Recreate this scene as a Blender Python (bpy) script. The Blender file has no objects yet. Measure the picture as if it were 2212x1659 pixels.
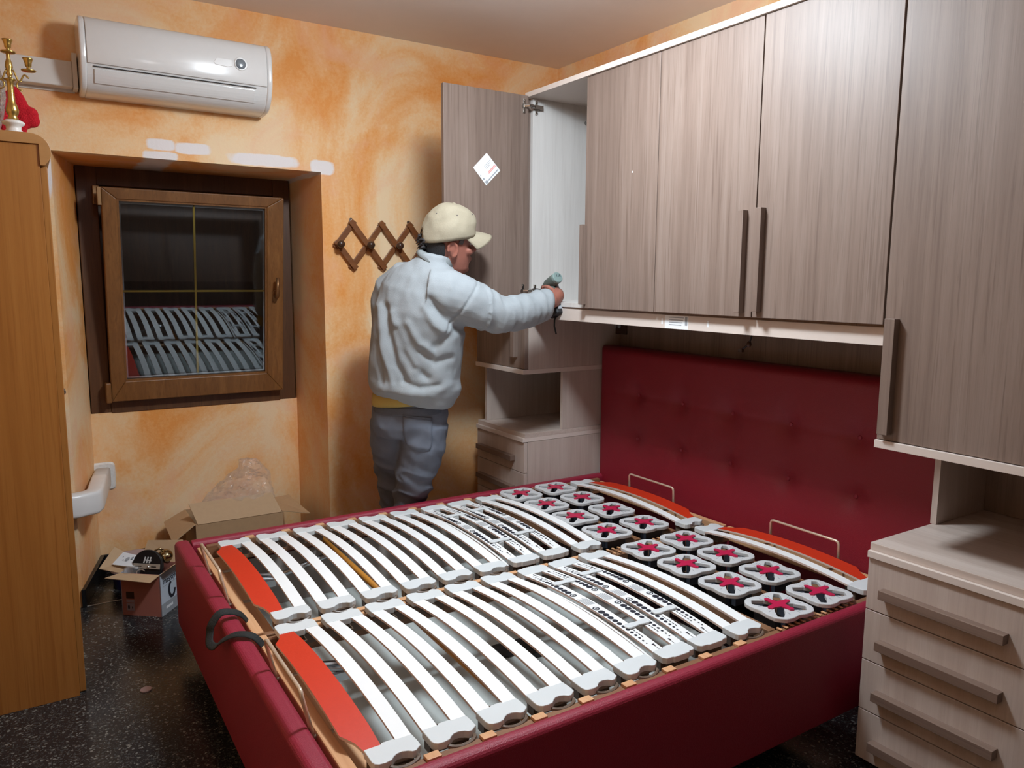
import bpy, bmesh, math, random
from mathutils import Vector, Matrix, noise
from mathutils.bvhtree import BVHTree
random.seed(7)
SC = bpy.context.scene
COL = SC.collection
R = math.radians

# ------------------------------------------------------------------ camera, world, lights, exposure
cam = bpy.data.cameras.new('camera'); camo = bpy.data.objects.new('camera', cam); COL.objects.link(camo)
YAW, PITCH, ROLL = R(32.599), R(-7.808), R(0.331)
fwd = Vector((math.sin(YAW)*math.cos(PITCH), math.cos(YAW)*math.cos(PITCH), math.sin(PITCH)))
rgt = Vector((math.cos(YAW), -math.sin(YAW), 0)); upv = rgt.cross(fwd)
cr, sr = math.cos(ROLL), math.sin(ROLL)
rx = rgt*cr + upv*sr; ux = upv*cr - rgt*sr
mx = Matrix.Identity(4)
for i in range(3):
    mx[i][0] = rx[i]; mx[i][1] = ux[i]; mx[i][2] = -fwd[i]
mx.translation = Vector((-2.6412, -3.6655, 1.4256))
camo.matrix_world = mx
cam.sensor_fit = 'HORIZONTAL'; cam.sensor_width = 36.0; cam.lens = 36.0*1647.28/2212.0
cam.clip_start = 0.05; cam.clip_end = 60
SC.camera = camo

w = bpy.data.worlds.new('night'); SC.world = w; w.use_nodes = True
w.node_tree.nodes['Background'].inputs[0].default_value = (0.010, 0.011, 0.014, 1)
w.node_tree.nodes['Background'].inputs[1].default_value = 1.0

LAMP = (-1.40, -1.75, 2.44)
ld = bpy.data.lights.new('ceiling_lamp_light', 'POINT'); ld.energy = 32; ld.shadow_soft_size = 0.13
ld.color = (0.86, 0.975, 1.06)
lo = bpy.data.objects.new('ceiling_lamp_light', ld); COL.objects.link(lo); lo.location = LAMP
la = bpy.data.lights.new('ceiling_lamp_diffuser_light', 'AREA'); la.shape = 'DISK'; la.size = 0.30; la.energy = 17; la.color = ld.color
lao = bpy.data.objects.new('ceiling_lamp_diffuser_light', la); COL.objects.link(lao); lao.location = (LAMP[0], LAMP[1], LAMP[2]-.02)
l2 = bpy.data.lights.new('fill_light', 'POINT'); l2.energy = 3.5; l2.shadow_soft_size = 0.15  # added fill near the camera, no known lamp of the room
l2.color = (0.96, 0.98, 1.0)
l2o = bpy.data.objects.new('fill_light', l2); COL.objects.link(l2o); l2o.location = (-2.2, -3.5, 2.46)

SC.view_settings.view_transform = 'Standard'
SC.view_settings.look = 'None'
SC.view_settings.gamma = 1.0
SC.view_settings.use_curve_mapping = False
SC.view_settings.exposure = 0.50

# ------------------------------------------------------------------ materials
def newmat(name):
    m = bpy.data.materials.new(name); m.use_nodes = True
    nt = m.node_tree
    return m, nt, nt.nodes['Principled BSDF']
def sv(p, k, v):
    if k in p.inputs: p.inputs[k].default_value = v
def plain(name, c, rough=0.5, metal=0.0, spec=0.5, nz=0.0, scale=40, bump=0.0, coat=0.0):
    """flat colour with a little noise in colour and relief"""
    m, nt, p = newmat(name)
    sv(p, 'Roughness', rough); sv(p, 'Metallic', metal); sv(p, 'Specular IOR Level', spec); sv(p, 'Coat Weight', coat)
    tc = nt.nodes.new('ShaderNodeTexCoord'); n = nt.nodes.new('ShaderNodeTexNoise')
    n.inputs['Scale'].default_value = scale; n.inputs['Detail'].default_value = 4
    nt.links.new(tc.outputs['Object'], n.inputs['Vector'])
    mix = nt.nodes.new('ShaderNodeMix'); mix.data_type = 'RGBA'
    k = 1-nz; k2 = 1+nz
    mix.inputs['A'].default_value = (c[0]*k, c[1]*k, c[2]*k, 1)
    mix.inputs['B'].default_value = (min(1, c[0]*k2), min(1, c[1]*k2), min(1, c[2]*k2), 1)
    nt.links.new(n.outputs['Fac'], mix.inputs['Factor']); nt.links.new(mix.outputs['Result'], p.inputs['Base Color'])
    if bump:
        b = nt.nodes.new('ShaderNodeBump'); b.inputs['Strength'].default_value = bump; b.inputs['Distance'].default_value = 0.004
        nt.links.new(n.outputs['Fac'], b.inputs['Height']); nt.links.new(b.outputs['Normal'], p.inputs['Normal'])
    return m
def ramp(nt, stops):
    r = nt.nodes.new('ShaderNodeValToRGB')
    while len(r.color_ramp.elements) < len(stops): r.color_ramp.elements.new(0.5)
    for e, (pos, c) in zip(r.color_ramp.elements, stops):
        e.position = pos; e.color = (c[0], c[1], c[2], 1)
    return r
def wood(name, c1, c2, c3, rough=0.45, axis='z', across=34, along=0.9, fine=140, bump=0.12, coat=0.0, streak=.62):
    """straight wood grain along one axis, with broad figure, streaks and fine pores"""
    m, nt, p = newmat(name)
    L = nt.links.new
    tc = nt.nodes.new('ShaderNodeTexCoord'); oi = nt.nodes.new('ShaderNodeObjectInfo')
    add = nt.nodes.new('ShaderNodeVectorMath'); add.operation = 'ADD'
    sc = nt.nodes.new('ShaderNodeVectorMath'); sc.operation = 'SCALE'; sc.inputs['Scale'].default_value = 9.0
    comb = nt.nodes.new('ShaderNodeCombineXYZ')
    for k in range(3): L(oi.outputs['Random'], comb.inputs[k])
    L(comb.outputs[0], sc.inputs[0]); L(tc.outputs['Object'], add.inputs[0]); L(sc.outputs[0], add.inputs[1])
    def mapped(a, b):
        mp = nt.nodes.new('ShaderNodeMapping'); s = [a, a, a]; s['xyz'.index(axis)] = b
        mp.inputs['Scale'].default_value = s; L(add.outputs[0], mp.inputs['Vector']); return mp
    def nz_(sa, sl, det, dist, rg=.55):
        n = nt.nodes.new('ShaderNodeTexNoise'); n.inputs['Scale'].default_value = 1; n.inputs['Detail'].default_value = det
        n.inputs['Distortion'].default_value = dist; n.inputs['Roughness'].default_value = rg; L(mapped(sa, sl).outputs[0], n.inputs['Vector']); return n
    def mth(op, a_, b_=None, c_=None):
        q = nt.nodes.new('ShaderNodeMath'); q.operation = op
        for i_, v_ in enumerate((a_, b_, c_)):
            if v_ is None: continue
            if isinstance(v_, (int, float)): q.inputs[i_].default_value = v_
            else: L(v_, q.inputs[i_])
        return q.outputs[0]
    n1 = nz_(across*.30, along*.55, 3, 1.2); n2 = nz_(across*1.1, along*1.5, 5, .8, .7); n3 = nz_(fine*1.6, fine*.035, 3, .2); n4 = nz_(across*3.2, along*2.6, 4, .6)
    tone = mth('MULTIPLY_ADD', n2.outputs['Fac'], .45, mth('MULTIPLY', n1.outputs['Fac'], .55))
    r = ramp(nt, [(0.36, tuple(.45*u+.55*v for u, v in zip(c1, c2))), (0.50, c2), (0.64, c3)]); L(tone, r.inputs[0])
    st = ramp(nt, [(0.545, (0, 0, 0)), (0.68, (1, 1, 1))]); L(n4.outputs['Fac'], st.inputs[0])
    po = ramp(nt, [(0.52, (0, 0, 0)), (0.72, (1, 1, 1))]); L(n3.outputs['Fac'], po.inputs[0])
    fac = mth('MULTIPLY_ADD', po.outputs[0], .30, mth('MULTIPLY', st.outputs[0], streak)); 
    mixw = nt.nodes.new('ShaderNodeMix'); mixw.data_type = 'RGBA'; mixw.clamp_factor = True; L(fac, mixw.inputs['Factor']); L(r.outputs[0], mixw.inputs['A']); mixw.inputs['B'].default_value = (*c1, 1)
    L(mixw.outputs['Result'], p.inputs['Base Color'])
    sv(p, 'Roughness', rough); sv(p, 'Coat Weight', coat)
    b = nt.nodes.new('ShaderNodeBump'); b.inputs['Strength'].default_value = bump; b.inputs['Distance'].default_value = 0.001
    L(n3.outputs['Fac'], b.inputs['Height']); L(b.outputs['Normal'], p.inputs['Normal'])
    return m
def paint_wall(name, patches=()):
    """sponged orange limewash: clouds of orange, apricot, pink and cream; bare plaster patches where given (x, z, half width, half height)"""
    m, nt, p = newmat(name); L = nt.links.new
    tc = nt.nodes.new('ShaderNodeTexCoord')
    def ns(scale, det, dist, off=0.0, sq=(1, 1, 1)):
        mp = nt.nodes.new('ShaderNodeMapping'); mp.inputs['Location'].default_value = (off, off*0.7, off*1.3); mp.inputs['Scale'].default_value = sq
        L(tc.outputs['Object'], mp.inputs['Vector'])
        n = nt.nodes.new('ShaderNodeTexNoise'); n.inputs['Scale'].default_value = scale; n.inputs['Detail'].default_value = det
        n.inputs['Distortion'].default_value = dist; n.inputs['Roughness'].default_value = 0.62
        L(mp.outputs[0], n.inputs['Vector']); return n
    a = ns(1.7, 7, 0.8, 3.1, (1, 1, 0.75)); b = ns(2.6, 6, 0.9, 11.7); c = ns(70, 5, 0.3, 5.0)
    add = nt.nodes.new('ShaderNodeMath'); add.operation = 'MULTIPLY_ADD'; add.inputs[1].default_value = 0.16
    L(c.outputs['Fac'], add.inputs[0]); L(a.outputs['Fac'], add.inputs[2])
    r = ramp(nt, [(0.44, (0.84, 0.34, 0.080)), (0.53, (0.88, 0.45, 0.175)), (0.60, (0.90, 0.56, 0.28)), (0.70, (0.90, 0.67, 0.42))])
    L(add.outputs[0], r.inputs[0])
    r2 = ramp(nt, [(0.50, (0, 0, 0)), (0.68, (1, 1, 1))]); L(b.outputs['Fac'], r2.inputs[0])
    mix = nt.nodes.new('ShaderNodeMix'); mix.data_type = 'RGBA'
    mm = nt.nodes.new('ShaderNodeMath'); mm.operation = 'MULTIPLY'; mm.inputs[1].default_value = 0.6; L(r2.outputs[0], mm.inputs[0])
    L(mm.outputs[0], mix.inputs['Factor']); L(r.outputs[0], mix.inputs['A']); mix.inputs['B'].default_value = (0.88, 0.48, 0.30, 1)
    out = mix.outputs['Result']
    if patches:
        sep = nt.nodes.new('ShaderNodeSeparateXYZ')
        dn = ns(14, 4, 0.3, 2.0)
        acc = None
        dv = nt.nodes.new('ShaderNodeMath'); dv.operation = 'MULTIPLY_ADD'; dv.inputs[1].default_value = 1.5; dv.inputs[2].default_value = -0.75
        L(dn.outputs['Fac'], dv.inputs[0]); L(tc.outputs['Object'], sep.inputs[0])
        for (px, pz, hw, hh) in patches:
            def lin(src, cc, h):
                k = nt.nodes.new('ShaderNodeMath'); k.operation = 'MULTIPLY_ADD'; k.inputs[1].default_value = 1/h; k.inputs[2].default_value = -cc/h
                L(src, k.inputs[0]); q = nt.nodes.new('ShaderNodeMath'); q.operation = 'POWER'; q.inputs[1].default_value = 4
                ab = nt.nodes.new('ShaderNodeMath'); ab.operation = 'ABSOLUTE'; L(k.outputs[0], ab.inputs[0]); L(ab.outputs[0], q.inputs[0]); return q
            qx = lin(sep.outputs[0], px, hw); qz = lin(sep.outputs[2], pz, hh)
            s = nt.nodes.new('ShaderNodeMath'); L(qx.outputs[0], s.inputs[0]); L(qz.outputs[0], s.inputs[1])
            if acc is None: acc = s
            else:
                mn = nt.nodes.new('ShaderNodeMath'); mn.operation = 'MINIMUM'; L(acc.outputs[0], mn.inputs[0]); L(s.outputs[0], mn.inputs[1]); acc = mn
        s2 = nt.nodes.new('ShaderNodeMath'); L(acc.outputs[0], s2.inputs[0]); L(dv.outputs[0], s2.inputs[1])
        rr = ramp(nt, [(0.45, (1, 1, 1)), (0.95, (0, 0, 0))]); L(s2.outputs[0], rr.inputs[0])
        mx2 = nt.nodes.new('ShaderNodeMix'); mx2.data_type = 'RGBA'; L(rr.outputs[0], mx2.inputs['Factor']); L(out, mx2.inputs['A'])
        mx2.inputs['B'].default_value = (0.86, 0.80, 0.79, 1); out = mx2.outputs['Result']
    L(out, p.inputs['Base Color']); sv(p, 'Roughness', 0.6); sv(p, 'Specular IOR Level', 0.3)
    bp = nt.nodes.new('ShaderNodeBump'); bp.inputs['Strength'].default_value = 0.25; bp.inputs['Distance'].default_value = 0.004
    L(c.outputs['Fac'], bp.inputs['Height']); L(bp.outputs['Normal'], p.inputs['Normal'])
    return m
def terrazzo(name):
    m, nt, p = newmat(name); L = nt.links.new
    tc = nt.nodes.new('ShaderNodeTexCoord')
    v = nt.nodes.new('ShaderNodeTexVoronoi'); v.inputs['Scale'].default_value = 165; v.inputs['Randomness'].default_value = 1
    v2 = nt.nodes.new('ShaderNodeTexVoronoi'); v2.inputs['Scale'].default_value = 340
    n = nt.nodes.new('ShaderNodeTexNoise'); n.inputs['Scale'].default_value = 5; n.inputs['Detail'].default_value = 5
    for t in (v, v2, n): L(tc.outputs['Object'], t.inputs['Vector'])
    s1 = nt.nodes.new('ShaderNodeSeparateColor'); L(v.outputs['Color'], s1.inputs[0])
    r1 = ramp(nt, [(0.0, (0.013, 0.013, 0.015)), (0.50, (0.026, 0.025, 0.026)), (0.78, (0.070, 0.068, 0.064)), (0.94, (0.26, 0.25, 0.22))])
    r1.color_ramp.interpolation = 'CONSTANT'; L(s1.outputs[0], r1.inputs[0])
    s2 = nt.nodes.new('ShaderNodeSeparateColor'); L(v2.outputs['Color'], s2.inputs[0])
    r2 = ramp(nt, [(0.0, (0.010, 0.010, 0.012)), (0.6, (0.030, 0.030, 0.031)), (0.93, (0.12, 0.115, 0.10))])
    r2.color_ramp.interpolation = 'CONSTANT'; L(s2.outputs[1], r2.inputs[0])
    mix = nt.nodes.new('ShaderNodeMix'); mix.data_type = 'RGBA'; L(n.outputs['Fac'], mix.inputs['Factor'])
    L(r1.outputs[0], mix.inputs['A']); L(r2.outputs[0], mix.inputs['B']); L(mix.outputs['Result'], p.inputs['Base Color'])
    sv(p, 'Roughness', 0.22); sv(p, 'Specular IOR Level', 0.45)
    return m
def glassy(name, tint=(1, 1, 1), ior=1.5, rough=0.0, body=None, bodyfac=0.0, bump=0.0, bscale=20, refl=1.0, gtint=(1, 1, 1)):
    """thin clear sheet: straight-through transmission plus Fresnel reflection, optionally a little haze"""
    m = bpy.data.materials.new(name); m.use_nodes = True; nt = m.node_tree; L = nt.links.new
    nt.nodes.remove(nt.nodes['Principled BSDF']); out = nt.nodes['Material Output']
    tr = nt.nodes.new('ShaderNodeBsdfTransparent'); tr.inputs[0].default_value = (*tint, 1)
    gl = nt.nodes.new('ShaderNodeBsdfGlossy'); gl.inputs['Roughness'].default_value = rough; gl.inputs[0].default_value = (*gtint, 1)
    fr = nt.nodes.new('ShaderNodeFresnel'); fr.inputs[0].default_value = ior
    mx_ = nt.nodes.new('ShaderNodeMixShader'); fk = nt.nodes.new('ShaderNodeMath'); fk.operation = 'MULTIPLY'; fk.inputs[1].default_value = refl; L(fr.outputs[0], fk.inputs[0]); L(fk.outputs[0], mx_.inputs[0])
    base = tr
    if body:
        df = nt.nodes.new('ShaderNodeBsdfDiffuse'); df.inputs[0].default_value = (*body, 1)
        m2 = nt.nodes.new('ShaderNodeMixShader'); m2.inputs[0].default_value = bodyfac; L(tr.outputs[0], m2.inputs[1]); L(df.outputs[0], m2.inputs[2]); base = m2
    L(base.outputs[0], mx_.inputs[1]); L(gl.outputs[0], mx_.inputs[2]); L(mx_.outputs[0], out.inputs[0])
    if bump:
        tc = nt.nodes.new('ShaderNodeTexCoord'); n = nt.nodes.new('ShaderNodeTexNoise'); n.inputs['Scale'].default_value = bscale; n.inputs['Detail'].default_value = 3
        L(tc.outputs['Object'], n.inputs['Vector']); b = nt.nodes.new('ShaderNodeBump'); b.inputs['Strength'].default_value = bump; b.inputs['Distance'].default_value = 0.02
        L(n.outputs['Fac'], b.inputs['Height']); L(b.outputs[0], gl.inputs['Normal']); L(b.outputs[0], fr.inputs['Normal'])
    return m

M_WALL = paint_wall('orange_limewash')
PATCH = [(-2.095, 1.990, 0.062, 0.026), (-1.965, 1.985, 0.080, 0.026), (-2.10, 1.944, 0.075, 0.020), (-1.665, 1.962, 0.172, 0.029),
         (-1.385, 1.952, 0.062, 0.036), (-2.53, 1.84, 0.025, 0.11)]
M_WALLB = paint_wall('orange_limewash_patched', PATCH)
M_CEIL = plain('ceiling_paint', (0.84, 0.77, 0.74), 0.8, nz=0.04, scale=6)
M_BROWNW = plain('brown_back_wall', (0.16, 0.115, 0.085), 0.7, nz=0.08, scale=5)
M_FLOOR = terrazzo('dark_terrazzo')
M_MARBLE = plain('pale_marble', (0.62, 0.60, 0.56), 0.3, nz=0.1, scale=12)
M_SKIRT = plain('black_skirting', (0.010, 0.010, 0.011), 0.25, nz=0.2, scale=30)
M_TAUPE = wood('taupe_elm', (0.122, 0.080, 0.062), (0.212, 0.151, 0.122), (0.252, 0.188, 0.156), 0.48, across=34, along=0.9, streak=.6)
M_TAUPED = wood('taupe_elm_handle', (0.20, 0.125, 0.092), (0.27, 0.175, 0.13), (0.33, 0.225, 0.17), 0.45)
M_TAUPEH = wood('taupe_elm_horizontal', (0.15, 0.095, 0.072), (0.195, 0.128, 0.098), (0.24, 0.165, 0.128), 0.5, axis='y')
M_PALE = wood('pale_elm', (0.40, 0.315, 0.270), (0.50, 0.412, 0.362), (0.56, 0.475, 0.425), 0.45, across=34, streak=.35)
M_PALEH = wood('pale_elm_top', (0.44, 0.345, 0.295), (0.545, 0.45, 0.395), (0.62, 0.53, 0.475), 0.4, axis='y', across=22)
M_INNER = wood('pale_interior', (0.56, 0.525, 0.50), (0.66, 0.63, 0.605), (0.71, 0.685, 0.66), 0.5, across=24, streak=.3)
M_EDGE = plain('pale_edge_banding', (0.66, 0.57, 0.515), 0.4, nz=0.03, scale=60)
M_CHERRY = wood('cherry_veneer', (0.25, 0.090, 0.016), (0.33, 0.132, 0.028), (0.375, 0.16, 0.038), 0.35, across=26, along=0.7)
M_CHERRYH = wood('cherry_veneer_edge', (0.34, 0.16, 0.05), (0.40, 0.20, 0.068), (0.45, 0.23, 0.08), 0.35, axis='x')
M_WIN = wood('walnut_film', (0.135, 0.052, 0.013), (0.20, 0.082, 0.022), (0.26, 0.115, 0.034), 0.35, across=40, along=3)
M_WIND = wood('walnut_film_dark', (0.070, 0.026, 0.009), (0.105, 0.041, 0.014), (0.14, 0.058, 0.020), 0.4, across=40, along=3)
M_GOLD = plain('gold_glazing_bar', (0.72, 0.50, 0.10), 0.3, metal=0.6)
M_GLASS = glassy('window_glass', (0.80, 0.83, 0.85), ior=1.82, gtint=(0.84, 0.94, 1.0))
M_BRONZE = plain('bronze_handle', (0.30, 0.17, 0.08), 0.32, metal=0.8)
M_STEEL = plain('nickel', (0.62, 0.60, 0.57), 0.22, metal=1.0)
M_ZINC = plain('zinc_steel', (0.55, 0.57, 0.60), 0.25, metal=1.0)
M_DARK = plain('dark_plastic', (0.012, 0.012, 0.014), 0.4)
M_WHITEPL = plain('white_abs', (0.80, 0.79, 0.78), 0.22, coat=0.5, nz=0.02)
M_DUCT = plain('white_pvc', (0.70, 0.66, 0.62), 0.45, nz=0.03, scale=8)
M_PVC = plain('gloss_white_pvc', (0.82, 0.81, 0.80), 0.25, nz=0.05, scale=14)
M_PLASTER = plain('bare_plaster', (0.80, 0.78, 0.75), 0.8, nz=0.1, scale=90, bump=0.6)
M_DISPLAY = plain('display_grey', (0.20, 0.23, 0.26), 0.15)
M_RED = plain('crimson_leatherette', (0.28, 0.016, 0.040), 0.42, nz=0.12, scale=420, bump=0.35)
M_REDF = plain('crimson_headboard', (0.235, 0.007, 0.020), 0.5, nz=0.12, scale=420, bump=0.3)
M_BEECH = wood('beech', (0.58, 0.29, 0.135), (0.68, 0.37, 0.19), (0.75, 0.45, 0.25), 0.4, axis='y', across=30)
M_BEECHX = wood('beech_long', (0.50, 0.24, 0.11), (0.60, 0.31, 0.155), (0.68, 0.39, 0.21), 0.4, axis='x', across=30)
M_RAIL = wood('shaded_rail_wood', (0.16, 0.072, 0.034), (0.235, 0.112, 0.055), (0.30, 0.155, 0.08), 0.45, axis='x', across=30)  # shade of caps and board on the side rails, put into the wood colour
M_PLY = wood('plywood_edge', (0.62, 0.45, 0.38), (0.74, 0.58, 0.51), (0.80, 0.66, 0.59), 0.5, axis='y', across=120)
M_SLAT = plain('white_slat_foil', (0.90, 0.91, 0.91), 0.4, nz=0.02, scale=10)
M_SLATRED = plain('orange_red_slat_foil', (0.60, 0.030, 0.004), 0.55, nz=0.06, scale=160, bump=0.1)
M_CAP = plain('grey_cap_plastic', (0.68, 0.71, 0.72), 0.45, nz=0.02, scale=8)
M_HOLDER = plain('smoked_rubber', (0.16, 0.115, 0.085), 0.35, nz=0.15, scale=30)
M_PLATE = plain('grey_plate_plastic', (0.60, 0.61, 0.62), 0.42, nz=0.03, scale=8)
M_CROSS = plain('crimson_cross_plastic', (0.52, 0.018, 0.075), 0.35)
M_BLUEBLK = plain('blue_black_plastic', (0.035, 0.04, 0.055), 0.45)
M_WIRE = plain('champagne_wire', (0.70, 0.55, 0.42), 0.3, metal=0.4)
M_STRAP = plain('black_webbing', (0.012, 0.013, 0.012), 0.8, nz=0.3, scale=300, bump=0.4)
M_INK = plain('black_print', (0.020, 0.022, 0.035), 0.5)
M_INKG = plain('grey_print', (0.34, 0.36, 0.39), 0.5)
M_INKR = plain('red_print', (0.80, 0.33, 0.30), 0.5)
M_PAPER = plain('white_paper', (0.82, 0.84, 0.86), 0.5, nz=0.02)
M_STORE = plain('white_storage_floor', (0.60, 0.64, 0.62), 0.35, nz=0.03, scale=5)
M_STOREW = plain('grey_storage_board', (0.30, 0.26, 0.235), 0.45, nz=0.05, scale=5)
M_ROD = plain('orange_rod', (0.56, 0.235, 0.035), 0.35, nz=0.1, scale=20)
M_CARD = plain('cardboard', (0.46, 0.29, 0.155), 0.75, nz=0.08, scale=60)
M_CARDIN = plain('cardboard_inside', (0.50, 0.335, 0.195), 0.8, nz=0.06, scale=60)
M_BOXPRINT = plain('rose_box_print', (0.44, 0.165, 0.125), 0.45, nz=0.12, scale=9)
M_BOXSIDE = plain('white_box_print', (0.56, 0.62, 0.70), 0.45, nz=0.03)
M_FILM = glassy('clear_film', (1, 1, 1), ior=1.45, rough=0.14, body=(0.95, 0.93, 0.95), bodyfac=0.11, bump=0.5, bscale=36, refl=0.4)
M_VASE = glassy('cut_glass', (0.93, 0.94, 0.94), ior=1.5, rough=0.06, body=(0.8, 0.8, 0.8), bodyfac=0.22, bump=1.0, bscale=90)
M_BRASS = plain('antique_brass', (0.50, 0.335, 0.10), 0.30, metal=0.9, nz=0.25, scale=60, bump=0.3)
M_STRAPM = plain('dull_metal_strap', (0.46, 0.40, 0.33), 0.45, metal=0.2)
M_BRASSD = plain('dark_polished_brass', (0.36, 0.30, 0.17), 0.16, metal=1.0)
M_PLUSH = plain('red_plush', (0.52, 0.004, 0.014), 0.95, nz=0.25, scale=260, bump=1.0)
M_STONE = plain('white_onyx', (0.74, 0.70, 0.66), 0.35, nz=0.08, scale=25)
M_BLUE = plain('indigo_plastic', (0.020, 0.014, 0.11), 0.35)
M_LILAC = plain('lilac_lid', (0.40, 0.30, 0.31), 0.4)
M_RACK = wood('chestnut_rack', (0.135, 0.042, 0.012), (0.20, 0.068, 0.019), (0.26, 0.098, 0.030), 0.4, axis='x', across=60)
M_KNOB = plain('dark_knob', (0.055, 0.026, 0.015), 0.28)
M_SKIN = plain('skin', (0.34, 0.125, 0.088), 0.5, nz=0.12, scale=28, bump=0.08)
M_HAIR = plain('dark_hair', (0.018, 0.015, 0.016), 0.6, nz=0.5, scale=160, bump=0.8)
M_HAIRG = plain('grey_hair', (0.125, 0.105, 0.10), 0.65, nz=0.5, scale=220, bump=0.8)
M_CAPCLOTH = plain('beige_twill', (0.355, 0.308, 0.222), 0.8, nz=0.07, scale=180, bump=0.2)
M_FLEECE = plain('pale_grey_fleece', (0.32, 0.348, 0.368), 0.9, nz=0.05, scale=320, bump=0.25)
M_FLEECE2 = plain('grey_collar', (0.25, 0.275, 0.28), 0.9, nz=0.05, scale=320, bump=0.25)
M_TEE = plain('mustard_tee', (0.46, 0.33, 0.09), 0.9, nz=0.05, scale=200)
M_EYE = plain('eye_white', (0.7, 0.68, 0.65), 0.2)
M_SHOE = plain('dark_shoe', (0.03, 0.028, 0.027), 0.5)
M_DRILLG = plain('green_grey_tool', (0.105, 0.130, 0.115), 0.4)
M_DRILLC = plain('pale_green_tool_cap', (0.23, 0.31, 0.295), 0.38)
def denim():
    m = plain('grey_denim', (0.135, 0.152, 0.192), 0.85, nz=0.28, scale=16, bump=0.15); return m
M_DENIM = denim()
M_DENIMD = plain('grey_denim_seam', (0.105, 0.118, 0.15), 0.85, nz=0.2, scale=60)

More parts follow.
